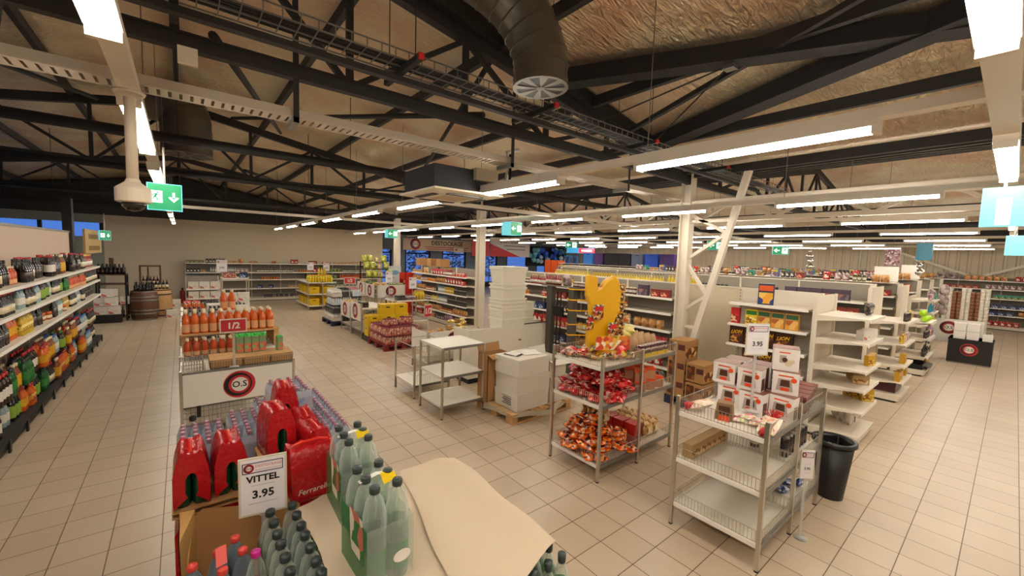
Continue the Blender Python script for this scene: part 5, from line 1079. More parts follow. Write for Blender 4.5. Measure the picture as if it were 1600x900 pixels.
# hanging foil and colour decorations
for (x, y, z, lb) in ((14, 3.72, 2.25, 'silver foil helium balloon hanging over the third island'), (14.2, 1.5, 2.2, 'silver foil balloon column over the cleaning shelves')):
    t = thing('foil_balloon', lb, 'balloon', (x, y, z)); m = mat('mirror foil', '#dcdcdc', .12, 1, bump=(8, .5)); b = MB()
    for q, (dz, r_) in enumerate(((0, .1), (.16, .07), (.3, .09), (.44, .05))): b.lathe([(.005, dz-r_), (r_*.8, dz-r_*.5), (r_, dz), (r_*.7, dz+r_*.6), (.005, dz+r_)], m, 10, c=(.03*(q % 2), .02*q), sx=.7)
    b.build('foil_body', t); b = MB(); b.tube([(0, 0, .5), (0, 0, 3.05-z)], .003, steel, 4); b.build('string', t)
for (x, y, z, m_, lb) in ((14, 2.0, 2.35, 'c pink', 'hanging pink boxed decoration over the third island'), (14.1, 1.35+.25, 2.5, 'c teal', 'hanging dark teal decoration next to the pink one')):
    t = thing('hanging_decoration', lb, 'decoration', (x, y-(0 if 'pink' in m_ else .15), z)); b = MB(); b.box(-.03, .03, -.14, .14, 0, .42, art_pk if 'pink' in m_ else MATS[m_]); b.build('body', t); b = MB(); b.tube([(0, 0, .42), (0, 0, 3.05-z)], .003, steel, 4); b.build('string', t)
# suitcases and crates on top of the fourth island
sx = [(13.1, .55, '#2b74c8', 'bright blue'), (12.45, .5, '#4a2a66', 'violet'), (11.7, .8, '#15161c', 'black'), (11.0, .55, '#15161c', 'second black'), (10.35, .55, '#56607a', 'slate blue'), (9.65, .6, '#1f4fc0', 'royal blue'), (8.95, .62, '#43296a', 'dark purple')]
for y, wd, col, nm in sx:
    t = thing('storage_box', '%s tall fabric box standing on the fourth island' % nm, 'box', (15.3, y, 1.99), -H_PI); b = MB(); m = mat('fabric '+nm, col, .7); b.box(-wd/2, wd/2, 0, .35, 0, .53, m); b.build('body', t)
    b = MB(); b.box(-wd/2-.01, wd/2+.01, -.01, .36, .51, .55, m); b.build('lid', t); b = MB(); b.box(-.08, .08, -.012, 0, .46, .49, black); b.build('handle', t)
for y in (13.95, 14.45):
    t = thing('sledge', 'blue plastic sledge with a looped handle on the fourth island, %s' % ('nearer the boxes' if y < 14 else 'second from the boxes'), 'sledge', (15.3, y, 1.99), -H_PI); b = MB(); b.box(-.14, .14, 0, .06, 0, .38, blu); b.box(-.09, .09, -.02, .0, .05, .33, navy); b.build('shell', t); b = MB(); b.tube([(-.06, .02, .38), (-.08, .02, .5), (.08, .02, .5), (.06, .02, .38)], .015, navy, 6); b.build('handle', t)
for q in range(3): big_carton(16.2, 15.6+.5*q, 0, .4, .45, 2.1, c('orange crate', '#c8521c'), 'orange carton tower far behind the sledges, %s' % ['first', 'second', 'third'][q], 0)

# photo printed cartons in front of the cream spine
pallet(6.05, 2.82, .46, .62, mat('blue pallet', '#1b2440'), 'blue pallet under the printed food cartons')
pm = mottle('fried food print', ['#8a4a1a', '#c8883a', '#3a1a10', '#e0b870', '#5a2a14'], 12)
def food_carton(x, y, z, lb, rz=-H_PI, h=.3):
    t = thing('food_carton', lb, 'box', (x, y, z), rz); b = MB(); b.box(-.14, .14, -.2, .2, 0, h, card); b.box(-.1405, -.14, -.2, .2, 0, h, c('carton green side', '#5d7a35')); b.build('box_body', t)
    b = MB(); b.quad((-.12, -.2015, h*.12), (.0, -.2015, h*.12), (.0, -.2015, h*.88), (-.12, -.2015, h*.88), pm); b.quad((.02, -.2015, h*.5), (.13, -.2015, h*.5), (.13, -.2015, h*.8), (.02, -.2015, h*.8), c('plum print', '#5a2a2a')); b.quad((.1405, -.18, h*.1), (.1405, .18, h*.1), (.1405, .18, h*.6), (.1405, -.18, h*.6), pm); b.build('print', t)
for l in range(3): food_carton(6.27, 3.28, .141+l*.302, 'printed food carton in the column nearer the latticed column, %s' % wo[l])
for l in range(2): food_carton(6.27, 2.97, .141+l*.302, 'printed food carton in the shorter pile by the cereal shelves, %s' % wo[l], -H_PI, .28)

# ---------------------------------------------------------------- candy rack
t, M = wire_rack('candy_rack', 'double chrome rack heaped with candy bags in the open floor', 3.26, 2.53, 2, .69, .69, 1.31, (.17, .79, 1.19), .11, .11)
pile('redbag', 3.38, 3.86, 2.63, 3.12, .79, 60, 'red candy bag in the heap on the middle shelf of the candy rack', 'red candy bags on the middle shelf', .22)
KIND['orbag'] = dict(KIND['redbag'], name='candy_bag', desc='orange candy bag', me=None, fn=bag(.15, .07, .19, candy_or, None), cat='bag')
KIND['redbag2'] = dict(KIND['redbag'], name='candy_bag', me=None, fn=bag(.17, .07, .22, candy_red, art_or), cat='bag')
KIND['mixbag'] = dict(KIND['redbag'], name='candy_bag', me=None, fn=bag(.12, .05, .15, candy_mix, None), cat='bag', d=.05)
KIND['redsmall'] = dict(KIND['redbag'], name='candy_bag', me=None, fn=bag(.12, .06, .13, candy_red, yel), cat='bag', d=.06)
pile('redbag2', 3.40, 3.82, 2.66, 3.08, .93, 14, 'large red candy bag lying on top of the red heap', 'large red candy bags', .2)
pile('orbag', 3.38, 3.86, 2.64, 3.12, .17, 85, 'orange candy bag in the heap on the lowest shelf', 'orange candy bags', .26)
pile('mixbag', 3.4, 3.85, 2.66, 3.1, 1.19, 18, 'small mixed sweet packet lying on the top shelf of the candy rack', 'mixed sweet packets', .08)
pile('redsmall', 3.36, 3.5, 2.95, 3.15, 1.19, 5, 'small red sweet packet at the back corner of the candy rack top', 'small red packets', .04)
put('redsmall', 3.74, 2.66, 1.2, 0, 'bright red round sweet bag at the front of the candy rack top', None, 1.2)
# orange lidded tubs and red tins in the second bay
def tub(x, y, z, lb):
    t = thing('sweet_tub', lb, 'tub', (x, y, z)); b = MB(); b.box(-.07, .07, -.06, .06, 0, .1, film('tub plastic', '#e8b890', .45)); b.box(-.062, .062, -.052, .052, .004, .08, candy_or); b.build('tub_body', t); b = MB(); b.lathe([(.085, .1), (.092, .105), (.09, .125), (.075, .128)], c('orange lid', '#e2501a'), 4, smooth=False); b.T = None; b.build('lid', t)
    t.rotation_euler = (0, 0, 0); t.children[-1].rotation_euler = (0, 0, PI/4); return t
tb = None
for i, y in enumerate((2.62, 2.76, 2.9)):
    for j, x in enumerate((4.05, 4.24, 4.42)):
        for l in range(2 if j < 2 else 1):
            lb = 'orange lidded sweet tub on the middle shelf, %s row' % ('lower', 'upper')[l]
            if tb is None: tb = tub(x, y, .791, lb); tb['group'] = 'sweet tubs lower row'
            else: dup(tb, (x, y, .791+l*.13), 0, lb, 'sweet tubs %s row' % ('lower', 'upper')[l])
stock(xf(3.98, 2.54), .46, .66, .03, .79, [('coffee', 1)], 'beside the orange lidded tubs', depth=4)
KIND['redtin'] = dict(name='gift_tin', cat='tin', desc='deep red gift tin', w=.15, d=.15, h=.2, me=None, fn=carton(.14, .14, .22, c('deep red', '#b3201c'), art_red, None))
stock(xf(3.98, 2.54), .02, .24, .06, .17, [('redtin', 1)], 'on the lowest shelf of the candy rack', depth=3)
KIND['creambag'] = dict(name='cookie_bag', cat='bag', desc='cream and tan cookie bag', w=.14, d=.08, h=.2, me=None, fn=bag(.15, .09, .2, art_tan, cream))
stock(xf(3.98, 2.54), .26, .66, .05, .17, [('creambag', 1)], 'on the lowest shelf of the candy rack', depth=6, hmax=.2, layers=1)
stock(xf(3.3, 2.54), .42, .62, .3, .17, [('creambag', 1)], 'behind the orange heap on the lowest shelf', depth=4, layers=2)
KIND['kraftbag'] = dict(name='paper_bag', cat='bag', desc='brown paper nut bag', w=.13, d=.075, h=.19, me=None, fn=bag(.14, .09, .19, c('paper tan', '#b08a60', rough=.7), None))
stock(xf(3.98, 2.54), .1, .64, .2, 1.19, [('kraftbag', 1)], 'standing on the top shelf of the candy rack', depth=5, gap=0)
stock(xf(3.3, 2.54), .5, .68, .3, 1.19, [('kraftbag', 1)], 'behind the hanging strips on the candy rack', depth=4, gap=0)
KIND['bar'] = dict(name='candy_bar_pack', cat='packet', desc='purple bar in yellow tray', w=.05, d=.1, h=.12, me=None, fn=lambda b: (b.box(-.022, .022, -.045, .045, .01, .13, mottle('bar print', ['#4a2030', '#c8b0a0', '#6a2a3a', '#2a1420'], 40)), b.box(-.026, .026, -.052, .05, 0, .04, yel)))
stock(xf(3.98, 2.54), .04, .6, .02, 1.19, [('bar', 1)], 'in front of the paper bags on the candy rack', gap=.002, jit=.2)
KIND['yelsweet'] = dict(name='lemon_sweet_bag', cat='bag', desc='pale yellow sweet bag', w=.16, d=.1, h=.15, me=None, fn=bag(.17, .1, .15, c('pale lemon', '#d9c870'), None))
pile('yelsweet', 4.05, 4.5, 3.05, 3.18, 1.3, 7, 'pale yellow sweet bag piled behind the paper bags', 'pale yellow sweet bags', .1)
# plain yellow stand-in keeping a bear figure's outline, with hooks
yd = mat('display yellow', '#e3ab12', .35)
t = thing('bear_stand_in', 'tall plain yellow stand-in for a bear figure, with hooks, on the candy rack', 'stand', (3.72, 2.94, 1.191)); b = MB()
pts = [(-.16, 0), (.16, 0), (.16, .1), (.13, .16), (.14, .42), (.19, .5), (.2, .72), (.17, .86), (.12, .92), (.02, .86), (-.04, .78), (-.08, .76), (-.09, .9), (-.2, .92), (-.2, .68), (-.16, .58), (-.15, .42), (-.17, .25)]
n = len(pts); v = [(x, y, z) for y in (-.06, .06) for x, z in pts]
b.add(v, [tuple(range(n)), tuple(reversed(range(n, 2*n)))]+[(i, i+n, (i+1) % n+n, (i+1) % n) for i in range(n)], yd); o = b.build('back_panel', t, rz=-.5)
bv = o.modifiers.new('soft', 'BEVEL'); bv.width = .015; bv.segments = 2
b = MB(); b.lathe([(.2, 0), (.21, .02), (.2, .05), (.14, .07)], yd, 20); b.build('base', t)
b = MB()
for z in (.22, .34, .5, .62, .74):
    b.tube([(-.1, .08, z), (-.34, .2, z+.01), (-.36, .21, z+.03)], .007, yd, 5); b.tube([(.1, -.1, z), (.14, -.2, z)], .006, yd, 5)
b.build('hook', t)
b = MB(); b.box(-.2, .2, -.005, .005, 0, .15, mottle('strip print', ['#c83a20', '#e0a83a', '#d8702a', '#e8dcc0', '#6a8a3a'], 22)); b.box(-.205, .205, -.004, .004, .14, .155, yd); tag(b.build('header_card', None, (3.66, 2.72, 1.30), -.45), 'printed card strip at the foot of the yellow stand', 'card')
for i, (x, y, z) in enumerate(((3.56, 2.86, 1.62), (3.72, 2.78, 1.42), (3.50, 2.92, 1.5))): b = MB(); b.pillow(.13, .03, .17, candy_mix, 6); b.box(-.05, .05, -.018, -.014, .1, .15, red); tag(b.build('candy_bag', None, (x, y, z), -.4+.2*i), ['candy bag hanging high at the side of the yellow stand', 'candy bag hanging low on the front of the yellow stand', 'candy bag on the outermost hook of the yellow stand'][i], 'bag')
t = thing('strip_hanger', 'hanging strips of brown sweet packets beside the yellow stand', 'display', (4.06, 2.98, 1.191)); b = MB(); b.tube([(0, 0, 0), (0, 0, .8)], .008, chrome, 6); b.tube([(-.12, 0, .8), (.12, 0, .8)], .006, yd, 6); b.build('pole', t)
mm = mottle('sweet strip', ['#3a1c14', '#8a5a30', '#d0b080', '#c87a3a', '#20140e'], 40, .25); k_ = 0
for a in range(6):
    for l in range(6):
        an = a*PI/3; b = MB(); b.pillow(.07, .03, .12, mm, 4); o = b.build('sweet_packet', t, (.06*math.cos(an), .06*math.sin(an), .1+l*.115+.02*(a % 2)), an+PI/2) if (a+l) == 0 else None
        if o: proto = o
        else: o = proto.copy(); C.objects.link(o); o.location = (.06*math.cos(an)*(1+.25*(l < 3)), .06*math.sin(an), .1+l*.115+.02*(a % 2)); o.rotation_euler = (.15, 0, an+PI/2)

# ---------------------------------------------------------------- cart with toy oven boxes
t, M = wire_rack('display_rack', 'double chrome rack with empty lower shelves and boxed kitchen toys on top', 3.28, 1.04, 2, .70, .69, 1.15, (.2, .6, 1.01), .1, .11)
bm_ = c('maroon', '#5c2320'); bwh = c('box white', '#e9e2dc'); brn = c('window brown', '#4a2a1c'); hot = c('hot orange', '#e04a1e')
b = MB(); s = .1
b.box(-s, s, -s, s, 0, .2, bwh); b.box(-s-.001, s+.001, -s-.001, s+.001, .2, .202, c('top brown', '#7a4638'))
e = -s-.0012
b.box(-.055, .06, e, e+.001, .16, .172, hot); 
b.add([(-.07, e, .03), (.06, e, .03), (.045, e, .14), (-.055, e, .14)], [(0, 1, 2, 3)], c('toaster grey', '#b0a49a')); b.add([(-.04, e-.0005, .07), (.035, e-.0005, .07), (.03, e-.0005, .13), (-.035, e-.0005, .13)], [(0, 1, 2, 3)], brn)
b.box(-.035, .03, e-.001, e, .03, .06, hot); b.disc((.062, e-.001, .135), (1, 0, 0), (0, 0, 1), .022, hot, 12)
b.quad((s+.0012, -.09, .01), (s+.0012, -.01, .01), (s+.0012, -.01, .12), (s+.0012, -.09, .12), bm_); b.quad((s+.0012, 0, .0), (s+.0012, .1, .0), (s+.0012, .1, .2), (s+.0012, .02, .2), bm_)
b.quad((s+.0014, -.08, .02), (s+.0014, -.02, .02), (s+.0014, -.02, .11), (s+.0014, -.08, .11), brn)
KIND['nut'] = dict(name='toy_oven_box', cat='box', desc='', w=.2, d=.2, h=.202, me=b.mesh('toy_oven_box'))
b = MB(); b.box(-s, s, -s, s, 0, .2, bwh); b.box(-s-.001, s+.001, -s-.001, s+.001, .2, .202, MATS['c top brown']); b.box(-.055, .03, e, e+.001, .16, .17, hot); b.add([(-.05, e, .07), (.0, e, .07), (.0, e, .14), (-.05, e, .14)], [(0, 1, 2, 3)], MATS['c toaster grey'])
b.disc((.02, e, .07), (1, 0, 0), (0, 0, 1), .03, cream, 10); b.disc((-.01, e-.0005, .1), (1, 0, 0), (0, 0, 1), .022, brn, 8); b.disc((.05, e, .09), (1, 0, 0), (0, 0, 1), .018, cream, 8)
for q in range(9): b.disc((s+.0012, -.06+.05*(q % 3), .05+.045*(q//3)), (0, 1, 0), (0, 0, 1), .012, brn, 8)
KIND['nut2'] = dict(name='toy_oven_box', cat='box', desc='', w=.2, d=.2, h=.202, me=b.mesh('toy_oven_box'))
for (x, y, z, kd, rz, lb) in ((3.92, 1.56, 0, 'nut', .12, 'toy oven box on the shelf, end of the row towards the candy rack'), (3.84, 1.33, 0, 'nut', -.05, 'toy oven box on the shelf, middle of the front row'), (3.95, 1.14, 0, 'nut', -.05, 'toy oven box on the shelf, end of the row towards the price stand'),
    (3.90, 1.60, .203, 'nut', .05, 'toy oven box in the upper row, end towards the candy rack'), (3.88, 1.38, .203, 'nut', .05, 'toy oven box in the upper row, between two others'), (4.02, 1.17, .203, 'nut', .25, 'toy oven box in the upper row, under the topmost box'), (4.06, 1.2, .406, 'nut2', .35, 'topmost toy oven box with a biscuit picture'),
    (4.13, 1.58, 0, 'nut', 0, 'toy oven box behind the front row, lower, towards the candy rack'), (4.06, 1.36, 0, 'nut', .04, 'toy oven box behind the front row, lower middle'), (4.12, 1.6, .203, 'nut2', .1, 'toy oven box behind the upper row towards the candy rack'), (4.10, 1.38, .203, 'nut2', .02, 'toy oven box behind the upper row in the middle'), (4.34, 1.56, 0, 'nut', .1, 'toy oven box in the third row, lower')):
    put(kd, x, y, 1.012+z*.94, -H_PI+rz, lb, None, .94)
KIND['maroonbox'] = dict(name='maroon_box', cat='box', desc='maroon gift box', w=.14, d=.2, h=.1, me=None, fn=lambda b: (b.box(-.065, .065, -.1, .1, 0, .14, bm_), b.box(-.066, .066, -.101, .101, .12, .142, c('maroon lid', '#7a3a34')), b.box(-.04, .04, -.102, -.1, .03, .07, grey)))
for i in range(4):
    for j in range(2): put('maroonbox', 4.34+.0*j+i*.09*1.0 if False else 4.22+.15*i, 1.15+.22*j+.02*i, 1.012, .05, 'maroon gift box on the second bay of the toy rack', 'maroon gift boxes')
for i in range(3): b = MB(); b.box(-.07, .07, -.008, .008, 0, .26, white if i % 2 else bm_); tag(b.build('leaning_board', None, (4.14+.02*i, 1.18+.035*i, 1.2), -.9), ['maroon leaning card between toy boxes and gift boxes', 'white leaning card between toy boxes and gift boxes', 'second maroon leaning card beside the gift boxes'][i], 'card')
price_sign((4.36, 1.36, 1.17), -.6, .2, .16, None, .15, 'small framed card among the maroon gift boxes')
price_sign((3.72, 1.31, 1.53), -.6, .2, .27, None, .48, 'white framed price card rising above the toy oven boxes')
price_sign((4.0, .96, .52), -.75, .11, .25, None, .52, 'tall narrow price stand on the floor beside the toy rack')
for i, (x, y, z, lb) in enumerate(((3.44, 1.62, 1.012, 'pale sweet bag with red end on the toy rack corner'), (3.42, 1.08, 1.012, 'pink and red sweet bag by the front post of the toy rack'))):
    o = thing('sweet_bag', lb, 'bag', (x, y, z), .6+i); b = MB(); b.T = Matrix.Rotation(1.2, 4, 'X'); b.pillow(.13, .06, .2, mottle('pale sweets', ['#e0c8a0', '#e8dcc8', '#d8a080', '#e8c8b8'], 40, .25), 6); b.build('bag_body', o, (0, .08, .03)); b = MB(); b.lathe([(.035, 0), (.03, .05), (.01, .09)], red, 8); q = b.build('red_tip', o, (0, .12, .03)); q.rotation_euler = (1.2, 0, 0)
KIND['toast'] = dict(name='toaster_toy', cat='toy', desc='', w=.1, d=.1, h=.1, me=None, fn=lambda b: (b.add([(-.06, -.05, .0), (.06, -.05, 0), (.06, .05, 0), (-.06, .05, 0), (-.05, -.04, .12), (.05, -.04, .12), (.05, .04, .12), (-.05, .04, .12)], [(0, 1, 5, 4), (1, 2, 6, 5), (2, 3, 7, 6), (3, 0, 4, 7), (4, 5, 6, 7)], c('bronze toy', '#8a6a4a')), b.quad((-.04, -.051, .045), (.04, -.051, .045), (.035, -.044, .1), (-.035, -.044, .1), brn), b.box(-.035, .035, -.062, -.05, .0, .035, hot)))
put('toast', 3.46, 1.42, 1.012, -H_PI+.3, 'unboxed bronze toy oven standing in front of the toy boxes', None, 1.15)
for i, (x, y) in enumerate(((3.5, 1.25), (3.56, 1.32), (3.44, 1.3))): b = MB(); b.pillow(.1, .03, .11, mottle('pastel sweets', ['#e8b0b0', '#c8d890', '#f0e0d8', '#d86a7a'], 50, .2), 5); o = tag(b.build('pastel_bag', None, (x, y, 1.03)), 'small pastel sweet packet flat on the toy rack top', 'bag', 'pastel packets'); o.rotation_euler = (1.45, 0, i)
b = MB()
for k in range(40):
    a, e_ = R.uniform(0, 2*PI), R.uniform(-.2, 1.4); d = Vector((math.cos(a)*math.cos(e_), math.sin(a)*math.cos(e_), math.sin(e_))); b.tube([d*.02, d*.085], .004, red, 3)
b.lathe([(.005, -.03), (.04, 0), (.005, .04)], red, 10); tag(b.build('spiky_ball', None, (3.62, 1.12, 1.06)), 'red spiky rubber ball on the toy rack top', 'ball')
for i in range(7): put('candark', 4.1+.08*i, 1.16, .605, 0, 'dark bottle with gold print on the middle shelf of the toy rack', 'dark bottles of the toy rack', 1.2)
for i in range(4): put('spread', 4.1+.12*i, 1.4, .605, 0, 'amber jar on the middle shelf of the toy rack', 'amber jars of the toy rack')
for i in range(6): put('bisc', 3.45+.1*i, 1.66, .605, 0, 'row of small tan boxes at the back of the toy rack, middle shelf', 'tan boxes of the toy rack', 1.2)
pile('redsmall', 4.1, 4.5, 1.15, 1.5, .2, 10, 'blue foil packet heaped on the lowest shelf of the toy rack', 'blue foil packets', .14)
bf = mottle('blue foil', ['#2a3f7c', '#8090b8', '#1a2448', '#d0d4e0'], 40, .2)
nm_ = KIND['redsmall']['me'].copy(); nm_.materials.clear()
for _ in range(3): nm_.materials.append(bf)
for o in C.objects:
    if o.get('group') == 'blue foil packets': o.data = nm_; o.name = 'foil_packet'
t = thing('waste_bin', 'tapered black plastic bin on the floor behind the toy rack', 'bin', (5.0, 1.0, 0)); b = MB(); b.lathe([(.0, .0), (.11, 0), (.165, .56), (.16, .57), (.105, .02), (0, .02)], black, 4, smooth=False, cap=False); b.lathe([(.11, .0), (.165, .58), (.155, .58), (.1, .01)], black, 24, cap=False); b.lathe([(.01, 0), (.11, 0), (.11, .01)], black, 24); b.build('bin_body', t); b = MB(); b.lathe([(.155, .54), (.185, .55), (.185, .585), (.155, .585)], black, 24, cap=False); b.build('rim', t)
b = MB()
for k in range(5): b.box(-.1, .1, -.1+k*.045, -.07+k*.045, .5, .505, c('light grid', '#cfc4b0')); b.box(-.1+k*.045, -.09+k*.045, -.1, .1, .507, .51, black)
b.build('inner_grid', t)

# ---------------------------------------------------------------- bottle stacks at the front
ZS = .90
gfilm = film('green pack film', '#4f9a5c', .28); clear = film('clear pet', '#eef4f0', .09, .04); gl = film('green tinted water', '#b4ccb8', .14, .04)
def green_pack():
    t = thing('bottle_pack', 'x', 'bottle pack'); r = .045; h = .385
    b0 = None
    for i in range(2):
        for j in range(3):
            if b0 is None:
                b = MB(); b.lathe([(r*.9, 0), (r, .015), (r, .16), (r*.97, .2), (r, .225), (r*.98, .28), (r*.72, .335), (r*.36, .36), (r*.34, .375)], [gl, gl, gl, gl, clear, clear, clear, clear], 16); b0 = b.build('bottle', t)
                b = MB(); b.lathe([(r*.42, .362), (r*.45, .366), (r*.45, .384), (r*.40, .388)], c('cap grey green', '#2e3a3a'), 12); cp = b.build('cap', b0)
                b = MB(); b.lathe([(r*1.01, .04), (r*1.01, .15)], film('green label', '#3f9a58', .45), 16, cap=False); lb_ = b.build('bottle_label', b0); o = b0
            else:
                o = b0.copy(); C.objects.link(o); o.parent = t
                for ch in (cp, lb_): q = ch.copy(); C.objects.link(q); q.parent = o
            o.location = ((i-.5)*2*r, (j-1)*2*r, 0)
    b = MB(); W, D_ = 2*r+.003, 3*r+.003
    for (p, q, m_) in (((-W, -D_), (W, -D_), clear), ((W, -D_), (W, D_), clear), ((W, D_), (-W, D_), clear), ((-W, D_), (-W, -D_), gfilm)): b.quad((p[0], p[1], .01), (q[0], q[1], .01), (q[0], q[1], .25), (p[0], p[1], .25), m_)
    b.quad((-W-.001, -D_*.8, .1), (-W-.001, D_*.2, .1), (-W-.001, D_*.3, .27), (-W-.001, -D_*.7, .27), mottle('pack art', ['#2d7a3a', '#e8e0d0', '#c8705a', '#e8d8c8', '#2d7a3a'], 16))
    b.disc((.045, -D_-.001, .1), (.8, 0, 0), (0, 0, .55), .045, white, 16); b.build('shrink_film', t)
    b = MB(); b.add([(-W+.02, -.012, .37), (-W+.02, .012, .37), (0, .014, .385), (0, -.012, .385), (W-.02, .012, .37), (W-.02, -.012, .37)], [(0, 3, 2, 1), (3, 5, 4, 2)], white); b.build('handle', t)
    b = MB(); b.add([(.0, -.07, .37), (.06, -.06, .375), (.065, .0, .383), (.01, -.005, .384)], [(0, 1, 2, 3)], yel); b.build('price_tag', t); return t
gp = green_pack(); gp.scale = (1.1, 1.1, 1.1); gp.location = (.645, 1.70, ZS); gp.rotation_euler = (0, 0, .03); gp['label'] = 'six-pack of clear bottles in green film, the full one standing closest on the paper'
dup(gp, (.70, 2.19, ZS), -.04, 'six-pack of clear bottles in green film standing beside the red packs')
for i, (x, y) in enumerate(((.36, 2.14), (.36, 1.86), (.36, 1.58))): dup(gp, (x, y, .57), 0, 'dark capped six-pack sunk beside the paper sheet, %s' % ['next to the cardboard flap', 'middle of the row', 'end of the row away from the flap'][i])
for r_ in [o for o in C.objects if o.parent is None and 'sunk beside the paper' in o.get('label', '')]:
    for ch in list(r_.children):
        if ch.name.split('.')[0] in ('handle', 'price_tag'): bpy.data.objects.remove(ch)
K('green6', 'bottle_pack', 'bottle pack', 'green film bottle pack', .18, .27, .38, pack(2, 3, .045, .375, clear, c('cap grey green', '#2e3a3a'), gfilm))
pallet(-.08, 1.2, .76, 1.16, wood, 'raw wood pallet under the sunken bottle packs'); pallet(.69, 1.2, .72, 1.16, wood, 'raw wood pallet under the paper covered stack'); pallet(-.08, 2.38, .76, .78, wood, 'raw wood pallet under the red film packs'); pallet(-.08, 3.2, .5, .5, wood, 'raw wood pallet under the small water packs'); pallet(.43, 3.2, .55, .85, wood, 'raw wood pallet under the outer water packs')
for l in range(2):
    for i in range(4):
        for j in range(4):
            if i in (0, 3) or j in (0, 3):
                put('green6', .79+i*.183, 1.35+j*.28,   .141+l*.366, 0, 'green film pack under the paper sheet, %s layer' % ('bottom', 'upper')[l], 'packs under the sheet %s' % ('bottom', 'upper')[l])
for i in range(2):
    for j in range(4): put('green6', .02+i*.185, 1.35+j*.28, .141, 0, 'green film pack in the bottom layer of the sunken stack', 'packs in the bottom layer')
b = MB(); b.box(-.07, .26, 1.21, 2.34, .585, .595, card); b.box(-.07, .26, 1.21, 2.34, .525, .53, card); tag(b.build('cardboard_sheet'), 'brown cardboard tray bottom under the red capped bottles', 'cardboard')
# paper sheets
def sheet(poly, z, name, label, m, amp=.006, n=14):
    b = MB(); vs = []
    for j in range(n+1):
        for i in range(n+1):
            u, v = i/n, j/n; p = [(poly[0][k]*(1-u)+poly[1][k]*u)*(1-v)+(poly[3][k]*(1-u)+poly[2][k]*u)*v for k in (0, 1)]
            e = .012*math.sin(9*u+3*v)*(1 if v in (0, 1) else 0)+.01*math.sin(11*v)*(1 if u in (0, 1) else 0)
            dr = -.05*max(0, (p[0]-1.36))*8*.3
            vs.append((p[0]+e, p[1]+e, z+amp*math.sin(6*u+5*v*u)+amp*.7*math.sin(13*v+4*u)+dr))
    k = len(vs); vs += [(x, y, z_-.003) for x, y, z_ in vs]
    fs = [(j*(n+1)+i, j*(n+1)+i+1, (j+1)*(n+1)+i+1, (j+1)*(n+1)+i) for j in range(n) for i in range(n)]
    b.add(vs, fs+[tuple(k+q for q in reversed(f)) for f in fs], m, True); return tag(b.build(name), label, 'paper')
b = MB()
for i in range(7): b.box(.70+i*.105, .79+i*.105, 1.22, 2.34, ZS-.016, ZS-.011, card)
sheet([(.62, 1.16), (1.02, 1.34), (1.1, 2.36), (.58, 2.40)], ZS-.006, 'paper_sheet', 'kraft paper sheet under the green packs', card_light, .002)
sheet([(.80, 1.14), (1.40, 1.32), (1.45, 2.36), (1.05, 2.37)], ZS+.006, 'paper_sheet', 'large kraft paper sheet lying over the stack by the open floor', card_light, .004)
sheet([(.46, 1.1), (.66, 1.12), (.66, 2.39), (.45, 2.33)], ZS+.004, 'paper_sheet', 'narrow kraft paper strip between sunken bottles and green packs', card_light, .004)
for j in range(4): put('green6', .56, 1.35+j*.27, .141, 0, 'green film pack under the narrow paper strip, bottom layer', 'packs under the strip bottom'); put('green6', 	.56, 1.35+j*.27, .507, 0, 'green film pack under the narrow paper strip, upper layer', 'packs under the strip upper')
# cardboard flap of the tray
t = thing('cardboard_tray', 'brown cardboard tray wall standing between the red packs and the loose bottles', 'cardboard', (0, 0, 0)); b = MB()
b.add([(.02, 2.56, .54), (.46, 2.34, .54), (.47, 2.37, .90), (.44, 2.395, .93), (.3, 2.46, .915), (.05, 2.58, .92), (.015, 2.595, .88)], [(0, 1, 2, 3, 4, 5, 6)], card)
b.add([(.02, 2.568, .54), (.46, 2.348, .54), (.47, 2.378, .90), (.44, 2.403, .93), (.3, 2.468, .915), (.05, 2.588, .92), (.015, 2.603, .88)], [(6, 5, 4, 3, 2, 1, 0)], card); b.build('long_wall', t)
b = MB(); b.add([(-.035, 2.30, .56), (.02, 2.56, .56), (.02, 2.60, .92), (-.04, 2.64, .905), (-.045, 2.40, .88)], [(0, 1, 2, 3, 4)], c('light card', '#c49a5c', rough=.8)); b.add([(-.04, 2.305, .56), (.015, 2.565, .56), (.015, 2.605, .92), (-.045, 2.645, .905), (-.05, 2.405, .88)], [(4, 3, 2, 1, 0)], MATS['c light card']); b.build('folded_corner', t)
# loose bottles with red caps in the front corner
def loose(x, y, cap, lb, liq, h=.345):
    t = thing('water_bottle', lb, 'bottle', (x, y, .597)); r = .042; b = MB(); b.lathe([(r*.9, 0), (r, .015), (r, .1), (r*.96, .12), (r, .14), (r, h*.7), (r*.7, h*.85), (r*.36, h*.93), (r*.34, h*.97)], liq, 16); b.build('bottle_body', t)
    b = MB(); b.lathe([(r*.44, h*.94), (r*.46, h*.95), (r*.46, h*1.0), (r*.42, h*1.01)], cap, 14); b.build('cap', t)
    b = MB(); b.lathe([(r*1.012, .06), (r*1.012, .15)], mottle('water label', ['#e8dcd8', '#c8505a', '#9ab0cc', '#e8e4e0'], 20), 16, cap=False); b.build('bottle_label', t); return t
cc = c('coral cap', '#d8463c'); dw = film('blue grey pet', '#9aa8b4', .35, .06)
for i, (x, y) in enumerate(((.0, 2.1), (.09, 2.14), (.16, 2.2), (.0, 1.99), (.1, 2.0), (.18, 2.09))): loose(x, y, cc, 'coral capped water bottle in the cardboard tray, %s' % ['first by the aisle', 'second in its row', 'beside the pink capped one', 'second row by the aisle', 'second row middle', 'second row inner'][i], dw)
loose(.22, 2.0, c('magenta cap', '#c81e8c'), 'clear bottle with a bright pink cap in the cardboard tray', clear, .37)
